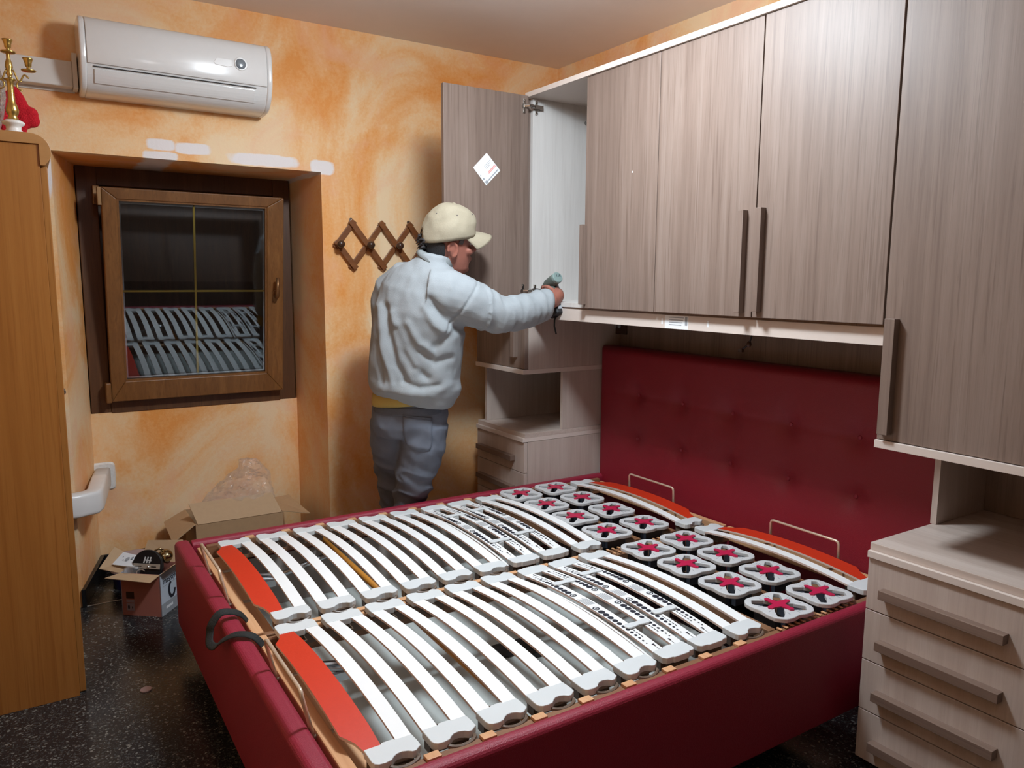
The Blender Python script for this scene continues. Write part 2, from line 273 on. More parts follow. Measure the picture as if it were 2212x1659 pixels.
# ------------------------------------------------------------------ mesh helpers
class MB:
    def __init__(s): s.v = []; s.f = []
    def add(s, vs, fs):
        k = len(s.v); s.v += [tuple(v) for v in vs]; s.f += [tuple(i+k for i in f) for f in fs]; return s
    def box(s, x0, x1, y0, y1, z0, z1):
        x0, x1 = sorted((x0, x1)); y0, y1 = sorted((y0, y1)); z0, z1 = sorted((z0, z1))
        return s.add([(x0,y0,z0),(x1,y0,z0),(x1,y1,z0),(x0,y1,z0),(x0,y0,z1),(x1,y0,z1),(x1,y1,z1),(x0,y1,z1)],
              [(0,3,2,1),(4,5,6,7),(0,1,5,4),(1,2,6,5),(2,3,7,6),(3,0,4,7)])
    def hexa(s, p):   # 8 corners, bottom ring then top ring
        return s.add(p, [(0,3,2,1),(4,5,6,7),(0,1,5,4),(1,2,6,5),(2,3,7,6),(3,0,4,7)])
    def prism(s, pts, a, b, fn):   # 2D outline pts extruded from a to b; fn(u,v,w)->xyz
        n = len(pts)
        vs = [fn(u, v, a) for u, v in pts] + [fn(u, v, b) for u, v in pts]
        fs = [tuple(range(n-1, -1, -1)), tuple(range(n, 2*n))] + [(i, (i+1) % n, n+(i+1) % n, n+i) for i in range(n)]
        return s.add(vs, fs)
    def tube(s, pts, r, n=10, closed=False, caps=True, flat=None, up=None):
        pts = [Vector(p) for p in pts]; m = len(pts)
        rs = r if isinstance(r, (list, tuple)) else [r]*m
        vs = []; prev = None
        for i, p in enumerate(pts):
            if closed: t = pts[(i+1) % m]-pts[i-1]
            else: t = pts[min(i+1, m-1)]-pts[max(i-1, 0)]
            t.normalize()
            if prev is None:
                u = Vector(up) if up else (Vector((0, 0, 1)) if abs(t.z) < 0.9 else Vector((1, 0, 0)))
            else: u = prev
            u = (u - t*u.dot(t)).normalized(); prev = u
            v = t.cross(u)
            ra = rs[i] if not isinstance(rs[i], tuple) else rs[i][0]
            rb = rs[i]*(flat or 1) if not isinstance(rs[i], tuple) else rs[i][1]
            for k in range(n):
                a = 2*math.pi*k/n; vs.append(p + u*math.cos(a)*ra + v*math.sin(a)*rb)
        fs = []
        for i in range(m if closed else m-1):
            for k in range(n):
                a = i*n+k; b = i*n+(k+1) % n; c = ((i+1) % m)*n+(k+1) % n; d = ((i+1) % m)*n+k
                fs.append((a, b, c, d))
        if caps and not closed:
            fs.append(tuple(range(n-1, -1, -1))); fs.append(tuple((m-1)*n+k for k in range(n)))
        return s.add(vs, fs)
    def lathe(s, prof, c, n=20, ax=(0, 0, 1)):   # profile [(r,h)] about axis through c
        ax = Vector(ax).normalized(); u = ax.orthogonal().normalized(); v = ax.cross(u); c = Vector(c)
        vs = []; m = len(prof)
        for r, h in prof:
            for k in range(n):
                a = 2*math.pi*k/n; vs.append(c+ax*h+(u*math.cos(a)+v*math.sin(a))*max(r, 1e-4))
        fs = [(i*n+k, i*n+(k+1) % n, (i+1)*n+(k+1) % n, (i+1)*n+k) for i in range(m-1) for k in range(n)]
        fs.append(tuple(range(n-1, -1, -1))); fs.append(tuple((m-1)*n+k for k in range(n)))
        return s.add(vs, fs)
    def ell(s, c, r, mat=None, nu=16, nv=10):
        vs = []; fs = []; c = Vector(c)
        mt = mat or Matrix.Identity(3)
        for j in range(1, nv):
            th = math.pi*j/nv
            for k in range(nu):
                a = 2*math.pi*k/nu
                vs.append(c+mt @ Vector((r[0]*math.sin(th)*math.cos(a), r[1]*math.sin(th)*math.sin(a), r[2]*math.cos(th))))
        top = len(vs); vs.append(c+mt @ Vector((0, 0, r[2]))); vs.append(c-mt @ Vector((0, 0, r[2])))
        for j in range(nv-2):
            for k in range(nu): fs.append((j*nu+k, (j+1)*nu+k, (j+1)*nu+(k+1) % nu, j*nu+(k+1) % nu))
        for k in range(nu):
            fs.append((top, k, (k+1) % nu)); fs.append((top+1, (nv-2)*nu+(k+1) % nu, (nv-2)*nu+k))
        return s.add(vs, fs)
    def loft(s, secs, n=20, caps=True):   # secs: (centre, axisU*ru, axisV*rv, power)
        vs = []
        for c, U, V, pw in secs:
            c = Vector(c); U = Vector(U); V = Vector(V)
            for k in range(n):
                a = 2*math.pi*k/n; ca, sa = math.cos(a), math.sin(a)
                vs.append(c + U*math.copysign(abs(ca)**pw, ca) + V*math.copysign(abs(sa)**pw, sa))
        m = len(secs)
        fs = [(i*n+k, i*n+(k+1) % n, (i+1)*n+(k+1) % n, (i+1)*n+k) for i in range(m-1) for k in range(n)]
        if caps: fs.append(tuple(range(n-1, -1, -1))); fs.append(tuple((m-1)*n+k for k in range(n)))
        return s.add(vs, fs)
    def moved(s, d):
        s.v = [(a+d[0], b+d[1], c+d[2]) for a, b, c in s.v]; return s
    def xform(s, m):
        s.v = [tuple(m @ Vector(v)) for v in s.v]; return s

def worg(o):
    p = Vector((0, 0, 0))
    while o is not None: p += o.location; o = o.parent
    return p
def fixn(me):
    bm = bmesh.new(); bm.from_mesh(me); bmesh.ops.recalc_face_normals(bm, faces=bm.faces); bm.to_mesh(me); bm.free()
def obj(name, mb, m, parent=None, bev=0.0, smooth=False, sub=0, loc=None, label=None, kind=None, local=False, seg=2, solid=0.0):
    """one mesh object; mb holds world coordinates unless local"""
    me = bpy.data.meshes.new(name)
    o = bpy.data.objects.new(name, me); COL.objects.link(o)
    if parent is not None: o.parent = parent
    if loc is not None: o.location = Vector(loc)-(worg(parent) if parent is not None else Vector())
    off = Vector() if local else worg(o)
    me.from_pydata([tuple(Vector(v)-off) for v in mb.v], [], mb.f); fixn(me)
    me.materials.append(m)
    if smooth: me.polygons.foreach_set('use_smooth', [True]*len(me.polygons))
    if solid:
        s_ = o.modifiers.new('solid', 'SOLIDIFY'); s_.thickness = solid; s_.offset = 0
    if bev:
        b = o.modifiers.new('bevel', 'BEVEL'); b.width = bev; b.segments = seg; b.limit_method = 'ANGLE'; b.angle_limit = R(40)
    if sub:
        s_ = o.modifiers.new('sub', 'SUBSURF'); s_.levels = sub; s_.render_levels = sub
    if label: o['label'] = label
    if kind: o['kind'] = kind
    return o
def inst(name, me, loc, parent, rz=0, mods=None):
    o = bpy.data.objects.new(name, me); COL.objects.link(o); o.parent = parent
    o.location = Vector(loc)-worg(parent); o.rotation_euler = (0, 0, rz)
    return o
def thing(name, label, cat, loc=(0, 0, 0), group=None):
    o = bpy.data.objects.new(name, None); COL.objects.link(o); o.location = loc; o.empty_display_size = 0.05
    o['label'] = label; o['category'] = cat
    if group: o['group'] = group
    return o
def tag(o, label, cat, group=None):
    o['label'] = label; o['category'] = cat
    if group: o['group'] = group
    return o
def text(name, s, size, mat, parent, mw, extrude=0.0004, align='CENTER'):
    """flat lettering turned into a mesh; mw places its xy plane in the world"""
    cu = bpy.data.curves.new(name, 'FONT'); cu.body = s; cu.size = size; cu.align_x = align; cu.align_y = 'CENTER'; cu.extrude = extrude
    t = bpy.data.objects.new(name, cu); COL.objects.link(t)
    dg = bpy.context.evaluated_depsgraph_get(); me = bpy.data.meshes.new_from_object(t.evaluated_get(dg))
    bpy.data.objects.remove(t); bpy.data.curves.remove(cu)
    o = bpy.data.objects.new(name, me); COL.objects.link(o); o.parent = parent
    me.transform(mw); me.transform(Matrix.Translation(-worg(o))); me.materials.clear(); me.materials.append(mat)
    return o
def frame(o, x, y):   # 4x4 from origin and the plane's x and y directions
    x = Vector(x).normalized(); y = Vector(y).normalized(); z = x.cross(y)
    m = Matrix.Identity(4)
    for i in range(3): m[i][0] = x[i]; m[i][1] = y[i]; m[i][2] = z[i]
    m.translation = Vector(o); return m
def remesh(mb, voxel, smooth_it=6, smooth_f=0.5, disp=None, name='tmp'):
    """fuse the closed pieces of mb into one continuous skin; disp(co, no)->offset along the normal"""
    me = bpy.data.meshes.new(name); me.from_pydata(mb.v, [], mb.f); fixn(me)
    o = bpy.data.objects.new(name, me); COL.objects.link(o)
    r = o.modifiers.new('r', 'REMESH'); r.mode = 'VOXEL'; r.voxel_size = voxel
    if smooth_it:
        s_ = o.modifiers.new('s', 'SMOOTH'); s_.factor = smooth_f; s_.iterations = smooth_it
    dg = bpy.context.evaluated_depsgraph_get(); out = bpy.data.meshes.new_from_object(o.evaluated_get(dg))
    bpy.data.objects.remove(o); bpy.data.meshes.remove(me)
    if disp:
        nos = [v.normal.copy() for v in out.vertices]
        for v, n in zip(out.vertices, nos): v.co = v.co + n*disp(v.co, n)
        out.update()
    out.polygons.foreach_set('use_smooth', [True]*len(out.polygons))
    return out
def meshobj(name, me, m, parent, **kw):
    o = bpy.data.objects.new(name, me); COL.objects.link(o); o.parent = parent
    me.transform(Matrix.Translation(-worg(o))); me.materials.clear(); me.materials.append(m)
    if 'label' in kw: o['label'] = kw['label']
    return o

# ------------------------------------------------------------------ the room
def struct(name, mb, m, parent=None, **kw):
    o = obj(name, mb, m, parent, **kw); o['kind'] = 'structure'; return o
HC = 2.605; XL, YF = -3.25, -4.6
b = MB(); b.box(XL-.1, .1, YF-.1, .62, -.12, 0); struct('floor', b, M_FLOOR)
b = MB(); b.box(XL-.1, .1, YF-.1, .62, HC, HC+.1); struct('ceiling', b, M_CEIL)
b = MB(); xy = lambda u, v, w_: (u, v, w_)
b.prism([(XL-.1, 0), (-2.507, 0), (-2.404, .42), (-2.404, .62), (XL-.1, .62)], 0, 1.93, xy)
b.prism([(-1.392, 0), (.1, 0), (.1, .62), (-1.418, .62), (-1.418, .42)], 0, 1.93, xy)
b.box(XL-.1, .1, 0, .62, 1.93, HC); b.box(-2.404, -1.418, .42, .62, 0, .78)
struct('wall_back', b, M_WALLB)
b = MB(); b.box(0, .1, YF-.1, 0, 0, HC); struct('wall_right', b, M_WALL)
b = MB(); b.box(XL-.1, XL, YF-.1, 0, 0, HC); struct('wall_left', b, M_WALL)
b = MB(); b.box(XL, 0, YF-.1, YF, 0, HC); struct('wall_front', b, M_BROWNW)
# black skirting on the niche reveals, niche back and the wall right of it
b = MB(); b.prism([(-2.512, -.012), (-2.495, -.012), (-2.388, .405), (-2.388, .42), (-2.404, .42)], 0, .082, xy); struct('baseboard_left', b, M_SKIRT, bev=.002)
b = MB(); b.box(-2.388, -1.432, .408, .42, 0, .082); struct('baseboard_back', b, M_SKIRT, bev=.002)
b = MB(); b.prism([(-1.404, 0), (-1.392, -.012), (-.19, -.012), (-.19, 0), (-1.392, 0), (-1.418, .408), (-1.432, .408)], 0, .082, xy); struct('baseboard_right', b, M_SKIRT)
b = MB(); b.box(-2.495, -1.41, -.004, .003, 0, .0015); struct('trim_1', b, M_MARBLE)

# window: fixed frame, tilted-in sash, two panes with a gold glazing cross between them
win = thing('window_1', 'brown wood-look window in the deep niche, sash tilted inward, gold glazing cross', 'window', (-1.91, .42, .78))
del win['label'], win['category']; win['kind'] = 'structure'
fx0, fx1, fz0, fz1 = -2.40, -1.424, .777, 1.932
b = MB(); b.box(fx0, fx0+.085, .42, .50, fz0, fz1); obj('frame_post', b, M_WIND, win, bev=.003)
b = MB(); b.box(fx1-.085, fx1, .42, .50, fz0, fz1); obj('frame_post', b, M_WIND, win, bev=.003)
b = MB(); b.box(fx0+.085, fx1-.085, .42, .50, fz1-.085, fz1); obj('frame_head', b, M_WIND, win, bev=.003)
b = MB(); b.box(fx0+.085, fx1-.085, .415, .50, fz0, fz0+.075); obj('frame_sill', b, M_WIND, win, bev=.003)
TH = R(7.85); PV = Vector((0, .362, .838))
def sp(x, s, t): return tuple(PV + Vector((x, 0, 0)) + Vector((0, -math.sin(TH), math.cos(TH)))*s + Vector((0, math.cos(TH), math.sin(TH)))*t)
def sbox(mb, x0, x1, s0, s1, t0, t1):
    return mb.hexa([sp(x0, s0, t0), sp(x1, s0, t0), sp(x1, s0, t1), sp(x0, s0, t1), sp(x0, s1, t0), sp(x1, s1, t0), sp(x1, s1, t1), sp(x0, s1, t1)])
sx0, sx1, st = -2.315, -1.508, .992
gx0, gx1, g0, g1 = -2.246, -1.598, .105, .935
def sprism(mb, pts, t0, t1): return mb.prism(pts, t0, t1, lambda u, v, w_: sp(u, v, w_))
for nm, pts in (('sash_stile', [(sx0, 0), (gx0-.008, g0-.008), (gx0-.008, g1+.008), (sx0, st)]), ('sash_stile', [(sx1, 0), (gx1+.008, g0-.008), (gx1+.008, g1+.008), (sx1, st)]),
                ('sash_rail', [(sx0, 0), (sx1, 0), (gx1+.008, g0-.008), (gx0-.008, g0-.008)]), ('sash_rail', [(sx0, st), (sx1, st), (gx1+.008, g1+.008), (gx0-.008, g1+.008)])):
    b = MB(); sprism(b, pts, 0, .058); obj(nm, b, M_WIN, win, bev=.004)
b = MB()
for a in ((gx0-.01, gx0, g0-.01, g1+.01), (gx1, gx1+.01, g0-.01, g1+.01)): sbox(b, a[0], a[1], a[2], a[3], .006, .05)
for a in ((gx0, gx1, g0-.01, g0), (gx0, gx1, g1, g1+.01)): sbox(b, a[0], a[1], a[2], a[3], .006, .05)
obj('glazing_bead', b, M_WIN, win)
for t in (.018, .036):
    b = MB(); b.add([sp(gx0-.004, g0-.004, t), sp(gx1+.004, g0-.004, t), sp(gx1+.004, g1+.004, t), sp(gx0-.004, g1+.004, t)], [(0, 1, 2, 3)]); obj('pane', b, M_GLASS, win)
b = MB(); sbox(b, -1.931, -1.922, g0, g1, .024, .031); sbox(b, gx0, gx1, .520, .529, .0235, .0305); obj('glazing_cross', b, M_GOLD, win)
b = MB(); sbox(b, gx0, gx1, g1-.012, g1, .024, .031); sbox(b, gx0, gx0+.008, g0, g1-.012, .024, .031); sbox(b, gx1-.008, gx1, g0, g1-.012, .024, .031); sbox(b, gx0+.008, gx1-.008, g0, g0+.01, .024, .031)
obj('pane_spacer', b, M_ZINC, win)
b = MB(); b.prism([(math.cos(a)*.014, math.sin(a)*.033) for a in [i*math.pi/8 for i in range(16)]], -.008, 0, lambda u, v, w_: sp(-1.552+u, .50+v, w_)); hd = obj('handle', b, M_BRONZE, win, bev=.002, label='bronze handle turned up')
b = MB(); b.tube([sp(-1.552, .50, -.004), sp(-1.552, .50, -.036), sp(-1.552, .508, -.046), sp(-1.551, .54, -.048), sp(-1.549, .60, -.046)], [.009, .009, .0105, .0095, .008], 10); obj('lever', b, M_BRONZE, hd, smooth=True)
b = MB(); b.box(-2.338, -2.312, .36, .43, 1.755, 1.84); b.tube([(-2.325, .36, 1.79), (-2.325, .24, 1.78)], .007, 8); b.box(-2.333, -2.317, .21, .245, 1.74, 1.82); obj('tilt_hinge', b, M_BRONZE, win, bev=.002)
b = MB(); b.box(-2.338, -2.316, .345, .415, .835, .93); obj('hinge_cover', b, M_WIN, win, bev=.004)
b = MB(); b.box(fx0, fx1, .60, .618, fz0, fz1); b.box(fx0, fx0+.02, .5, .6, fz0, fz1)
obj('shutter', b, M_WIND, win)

# ------------------------------------------------------------------ fitted wardrobe over and beside the bed
X0 = -.632
def bar_handle_v(parent, y, z0, z1, wy=.022):
    b = MB(); b.prism([(y-wy/2, 0), (y+wy/2, 0), (y+wy/2, .024), (y-wy/2, .024)], z0, z1, lambda u, v, w_: (X0-v, u, w_))
    return obj('handle', b, M_TAUPE, parent, bev=.001)
br = thing('bridge_cabinet', 'taupe wood cabinet bridging above the red bed, left door standing open', 'cabinet', (-.3, -1.536, 1.25))
b = MB(); b.box(-.642, 0, -2.436, -.637, 2.247, 2.2685); obj('top_panel', b, M_EDGE, br, bev=.001)
b = MB(); b.box(-.610, -.02, -.654, -.637, 1.325, 2.247); obj('side_panel', b, M_INNER, br, label='pale side panel seen inside the open cabinet')
b = MB(); b.box(-.610, -.02, -2.436, -2.419, 1.325, 2.247); obj('side_panel', b, M_INNER, br)
b = MB(); b.box(-.605, -.02, -1.522, -1.506, 1.325, 2.247); obj('divider', b, M_INNER, br)
b = MB(); b.box(-.608, -.005, -2.436, -.637, 1.306, 1.325); obj('bottom_panel', b, M_INNER, br)
b = MB(); b.box(-.600, -.005, -2.434, -.639, 1.298, 1.306); obj('shadow_gap', b, M_TAUPED, br)
b = MB(); b.box(-.608, -.570, -2.434, -.637, 1.246, 1.298); vl = obj('valance', b, M_EDGE, br, bev=.001)
b = MB(); b.box(-.6085, -.6078, -1.672, -1.552, 1.2475, 1.2965); obj('label', b, M_PAPER, vl)
b = MB()
for k in range(4): b.box(-.6089, -.6084, -1.65+.004*k, -1.575, 1.288-.009*k, 1.291-.009*k)
b.box(-.6089, -.6084, -1.668, -1.656, 1.262, 1.294); obj('label_print', b, M_INKG, vl)
for yy in (-1.535, -1.765):
    b = MB(); b.box(-.6083, -.6075, yy-.006, yy+.002, 1.262, 1.284); obj('tape', b, M_PAPER, vl)
b = MB(); b.box(-.02, -.004, -2.436, -.637, 1.246, 2.247); obj('back_panel', b, M_INNER, br)
b = MB(); b.box(-.06, -.042, -2.40, -.66, .02, 1.246); obj('wall_panel', b, M_TAUPE, br, label='taupe wall panel behind the headboard')
b = MB(); b.tube([(-.3, -.655, 2.17), (-.3, -1.505, 2.17)], .012, 10); obj('clothes_rail', b, M_STEEL, br, smooth=True)
ZD0, ZD1 = 1.307, 2.2455
def door(y0, y1): 
    b = MB(); b.box(X0, X0+.02, y0, y1, ZD0, ZD1); return obj('door', b, M_TAUPE, br, bev=.0012)
d = door(-1.5125, -1.083); bar_handle_v(d, -1.088, 1.322, 1.654)
d = door(-1.974, -1.5155); bar_handle_v(d, -1.932, 1.322, 1.653)
b = MB(); b.lathe([(.0035, 0), (.0035, .0006)], (X0-.0005, -1.375, 1.837), 10, (-1, 0, 0)); obj('dot_sticker', b, M_PAPER, d)
d = door(-2.4325, -1.9785); bar_handle_v(d, -2.004, 1.327, 1.656)
b = MB(); b.box(-1.075, -.640, -.663, -.641, ZD0+.003, 2.252); od = obj('door', b, M_TAUPE, br, bev=.0012, label='open door at right angles, with a paper label')
b = MB(); c_ = Vector((-.862, -.6635, 1.91)); pts = [(0, .071), (.071, 0), (-.002, -.070), (-.069, .002)]
b.prism(pts, 0, .0006, lambda u, v, w_: (c_.x+u, c_.y-w_, c_.z+v)); stk = obj('label', b, M_PAPER, od)
def onlab(mb, u0, u1, v0, v1):   # label frame: u along its lower right edge, v across
    e1 = Vector((.70, .714)); e2 = Vector((-.714, .70)); 
    q = [(u0, v0), (u1, v0), (u1, v1), (u0, v1)]
    mb.prism([tuple(e1*a + e2*bb) for a, bb in q], .0006, .0009, lambda u, v, w_: (c_.x+u, c_.y-w_, c_.z+v))
b = MB(); onlab(b, -.005, .046, -.022, -.018); onlab(b, -.005, .046, -.0165, -.0125); obj('red_lines', b, M_INKR, od)
b = MB()
for k in range(3): onlab(b, .0, .03+.006*k, .002+.007*k, .004+.007*k)
onlab(b, -.036, .045, -.042, -.037); onlab(b, -.046, -.034, -.046, -.032); onlab(b, -.045, -.037, -.024, -.015); onlab(b, -.044, -.039, .0, .004); obj('grey_lines', b, M_INKG, od)
def hinge(zc):
    b = MB(); b.box(-.672, -.660, -.668, -.6635, zc-.032, zc+.032)
    b.lathe([(.0135, 0), (.0135, .004)], (-.666, -.6635, zc), 16, (0, -1, 0)); h = obj('hinge', b, M_STEEL, br, bev=.001)
    b = MB(); b.tube([(-.664, -.668, zc), (-.650, -.684, zc), (-.628, -.683, zc), (-.605, -.668, zc)], [(.0075, .004)]*4, 8); b.box(-.628, -.565, -.674, -.662, zc-.008, zc+.008); obj('hinge_arm', b, M_STEEL, h)
    b = MB(); b.box(-.607, -.575, -.6625, -.655, zc-.012, zc+.012)
    b.box(-.600, -.588, -.6600, -.655, zc-.030, zc+.030)
    for s_ in (-1, 1): b.lathe([(.006, 0), (.005, .004)], (-.594, -.660, zc+.024*s_), 10, (0, -1, 0)); b.lathe([(.0045, 0), (.004, .004)], (-.666, -.668, zc+.025*s_), 10, (0, -1, 0))
    obj('mounting_plate', b, M_STEEL, h, kind='stuff')
hinge(2.205); hinge(1.372)
skt = thing('wall_socket', 'dark brown socket plate on the panel under the cabinet', 'socket', (-.06, -.655, 1.186))
b = MB(); b.box(-.071, -.0605, -.715, -.592, 1.150, 1.222); obj('plate', b, M_KNOB, skt, bev=.003)
b = MB()
for yy in (-.632, -.664): b.lathe([(.012, 0), (.011, .003)], (-.071, yy, 1.192), 12, (-1, 0, 0))
obj('outlet', b, M_INKG, skt)
cb = thing('loose_cable', 'loose black lamp cable with a small connector hanging under the cabinet', 'cable', (-.30, -1.70, 1.246))
b = MB(); b.tube([(-.30, -1.707, 1.2975), (-.30, -1.706, 1.225), (-.30, -1.695, 1.190), (-.30, -1.675, 1.172), (-.30, -1.655, 1.160)], .0035, 8); obj('lead', b, M_DARK, cb, smooth=True)
b = MB(); b.ell((-.30, -1.693, 1.184), (.010, .010, .013)); b.box(-.305, -.295, -1.664, -1.645, 1.151, 1.163); obj('connector', b, M_KNOB, cb)

def tall_cabinet(y0, y1, zb, hy, hz0, hz1, label, sgn):
    """wall column: tall door, open shelf unit under it; sgn +1 when the bed is on the low-y side"""
    t = thing('tall_cabinet', label, 'cabinet', (-.3, (y0+y1)/2, zb))
    yi, yo = (y0, y1) if sgn > 0 else (y1, y0)      # yi is the side facing the bed
    th = .018*sgn
    b = MB(); b.box(-.610, -.004, yi, yi+th, zb+.023, 2.2685); obj('side_panel', b, M_PALE, t)
    b = MB(); b.box(-.610, -.004, yo-th, yo, zb+.023, 2.2685); obj('side_panel', b, M_PALE, t)
    b = MB(); b.box(-.610, -.004, yi+th, yo-th, 2.247, 2.2685); obj('top_panel', b, M_EDGE, t)
    b = MB(); b.box(-.640, -.004, y0, y1, zb, zb+.0225); obj('bottom_panel', b, M_EDGE, t, bev=.001)
    b = MB(); b.box(X0, X0+.02, y0+.0015, y1-.0015, zb+.0245, 2.2455); dd = obj('door', b, M_TAUPE, t, bev=.0012)
    bar_handle_v(dd, hy, hz0, hz1, .030)
    b = MB(); b.box(-.022, -.004, y0+.001, y1-.001, .683, zb); obj('shelf_back', b, M_TAUPE, t)
    b = MB(); b.box(-.405 if sgn > 0 else -.31, -.024, yi, yi+th, .683, zb); obj('shelf_side', b, M_PALE, t)
    k = yo-.032*sgn
    b = MB(); b.box(-.60 if sgn > 0 else -.31, -.024, k, k-th, .683, zb); obj('shelf_side', b, M_PALE, t)
    return t
tall_cabinet(-.636, -.177, .973, -.556, 1.052, 1.375, 'tall taupe cabinet with an open shelf, beside the orange wall behind the man', 1)
tall_cabinet(-2.89, -2.437, .962, -2.466, 1.004, 1.325, 'tall taupe cabinet above the open shelf and drawers at the near end', -1)
def chest(y0, y1, hy0, hy1, label):
    t = thing('drawer_chest', label, 'chest', (-.3, (y0+y1)/2, 0), 'bedside drawer chests')
    b = MB(); b.box(-.610, -.004, y0, y0+.018, .02, .639); obj('side_panel', b, M_PALE, t)
    b = MB(); b.box(-.610, -.004, y1-.018, y1, .02, .639); obj('side_panel', b, M_PALE, t)
    b = MB(); b.box(-.590, -.004, y0+.018, y1-.018, 0, .02); obj('plinth', b, M_PALE, t)
    b = MB(); b.box(-.640, -.004, y0, y1, .640, .660); obj('top_panel', b, M_EDGE, t, bev=.001)
    b = MB(); b.box(-.628, -.004, y0, y1, .660, .682); obj('upper_top', b, M_PALEH, t, bev=.001)
    for za, zc in ((.4855, .637), (.3315, .4825), (.177, .3285), (.022, .174)):
        b = MB(); b.box(X0, X0+.02, y0+.001, y1-.001, za, zc); dr = obj('drawer', b, M_PALE, t, bev=.001)
        hz = za+.062
        b = MB(); b.box(X0-.028, X0, hy0, hy1, hz-.0125, hz+.0135)
        obj('handle', b, M_TAUPEH, dr, bev=.001)
    return t
chest(-.637, -.182, -.555, -.212, 'pale wood drawer chest in the far corner behind the bed')
chest(-2.89, -2.441, -2.822, -2.492, 'pale wood chest with four drawers at the near right')

# ------------------------------------------------------------------ storage bed
BZ = .435
bed = thing('storage_bed', 'crimson upholstered double storage bed without mattress, tall tufted headboard', 'bed', (-1.2, -1.5, 0))
def board(prof_y0, prof_y1, x0, x1, along, name):
    b = MB(); r = .018; w_ = prof_y1-prof_y0
    pts = [(0, .11), (w_, .11)]
    for k in range(6): a = math.pi/2*k/5; pts.append((w_-r+r*math.cos(a), BZ-r+r*math.sin(a)))
    for k in range(6): a = math.pi/2+math.pi/2*k/5; pts.append((r+r*math.cos(a), BZ-r+r*math.sin(a)))
    if along == 'x': b.prism(pts, x0, x1, lambda u, v, t: (t, prof_y0+u, v))
    else: b.prism(pts, x0, x1, lambda u, v, t: (prof_y0+u, t, v))
    return obj(name, b, M_RED, bed, smooth=False)
for o in (board(-.687, -.640, -2.164, -.176, 'x', 'side_board'), board(-2.378, -2.335, -2.164, -.176, 'x', 'side_board'), board(-2.220, -2.165, -2.378, -.640, 'y', 'foot_board')):
    bv = o.modifiers.new('bevel', 'BEVEL'); bv.width = .004; bv.segments = 2; bv.limit_method = 'ANGLE'; bv.angle_limit = R(50)
for fx_ in (-2.12, -.3):
    for fy_ in (-2.28, -.74):
        b = MB(); b.lathe([(.022, 0), (.026, .11)], (fx_, fy_, 0), 14); obj('foot', b, M_DARK, bed)
b = MB(); b.box(-2.164, -.60, -2.334, -.688, .112, .126); obj('storage_floor', b, M_STORE, bed)
for nm, a in (('inner_board', (-2.160, -.18, -.700, -.690, .127, .335)), ('inner_board', (-2.160, -.18, -2.334, -2.324, .127, .335)), ('inner_board', (-2.160, -2.148, -2.322, -.702, .127, .335))):
    b = MB(); b.box(*a); obj(nm, b, M_STOREW, bed)
# headboard with two rows of buttons
BTN = [(-2.080+.292*k, z) for z in (.655, .872) for k in range(5)]
def hb_depth(y, z):
    d = 0
    for by, bz in BTN:
        q = (y-by)**2+(z-bz)**2
        d += .020*math.exp(-q/.0022)+.011*math.exp(-q/.012)
    for bz in (.655, .872):
        if -2.2 < y < -.75: d += .004*math.exp(-((z-bz)/.012)**2)
    e = min(y+2.413, -.640-y, 1.095-z)
    d += .03*max(0, 1-e/.03)**2
    return d
ny, nz_ = 150, 84; b = MB(); vs = []; fs = []
for j in range(nz_+1):
    for i in range(ny+1):
        y = -2.413+1.773*i/ny; z = .112+.983*j/nz_; vs.append((-.180+hb_depth(y, z), y, z))
k0 = len(vs)
for j in range(nz_+1):
    for i in range(ny+1):
        if i in (0, ny) or j in (0, nz_): vs.append((-.085, vs[j*(ny+1)+i][1], vs[j*(ny+1)+i][2]))
bi = {}; n_ = k0
for j in range(nz_+1):
    for i in range(ny+1):
        if i in (0, ny) or j in (0, nz_): bi[(i, j)] = n_; n_ += 1
for j in range(nz_):
    for i in range(ny): fs.append((j*(ny+1)+i, j*(ny+1)+i+1, (j+1)*(ny+1)+i+1, (j+1)*(ny+1)+i))
loop = [(i, 0) for i in range(ny)]+[(ny, j) for j in range(nz_)]+[(i, nz_) for i in range(ny, 0, -1)]+[(0, j) for j in range(nz_, 0, -1)]
for q, (i, j) in enumerate(loop):
    i2, j2 = loop[(q+1) % len(loop)]; fs.append((j*(ny+1)+i, bi[(i, j)], bi[(i2, j2)], j2*(ny+1)+i2))
fs.append(tuple(bi[c] for c in loop)); b.add(vs, fs)
hbd = obj('headboard', b, M_REDF, bed, smooth=True)
for by, bz in BTN:
    b = MB(); b.ell((-.180+hb_depth(by, bz)-.002, by, bz), (.005, .009, .009), nu=12, nv=8); obj('button', b, M_RED, hbd, smooth=True)
for py in (-2.27, -.74):
    b = MB(); b.tube([(-1.95, py, .24), (-1.55, py, .33)], .012, 12); ps = obj('gas_strut', b, M_ZINC, bed, smooth=True)
    b = MB(); b.tube([(-2.05, py, .215), (-1.95, py, .24)], .006, 8); obj('strut_rod', b, M_STEEL, ps, smooth=True)
for py in (-.78, -1.58):
    b = MB(); b.tube([(-1.99, py, .30), (-1.90, py-.03, .295)], .010, 10); b.tube([(-1.99, py-.03, .30), (-1.90, py-.05, .285)], .008, 10); b.box(-2.0, -1.90, py-.06, py-.045, .26, .285); obj('lift_bracket', b, M_ZINC, bed)

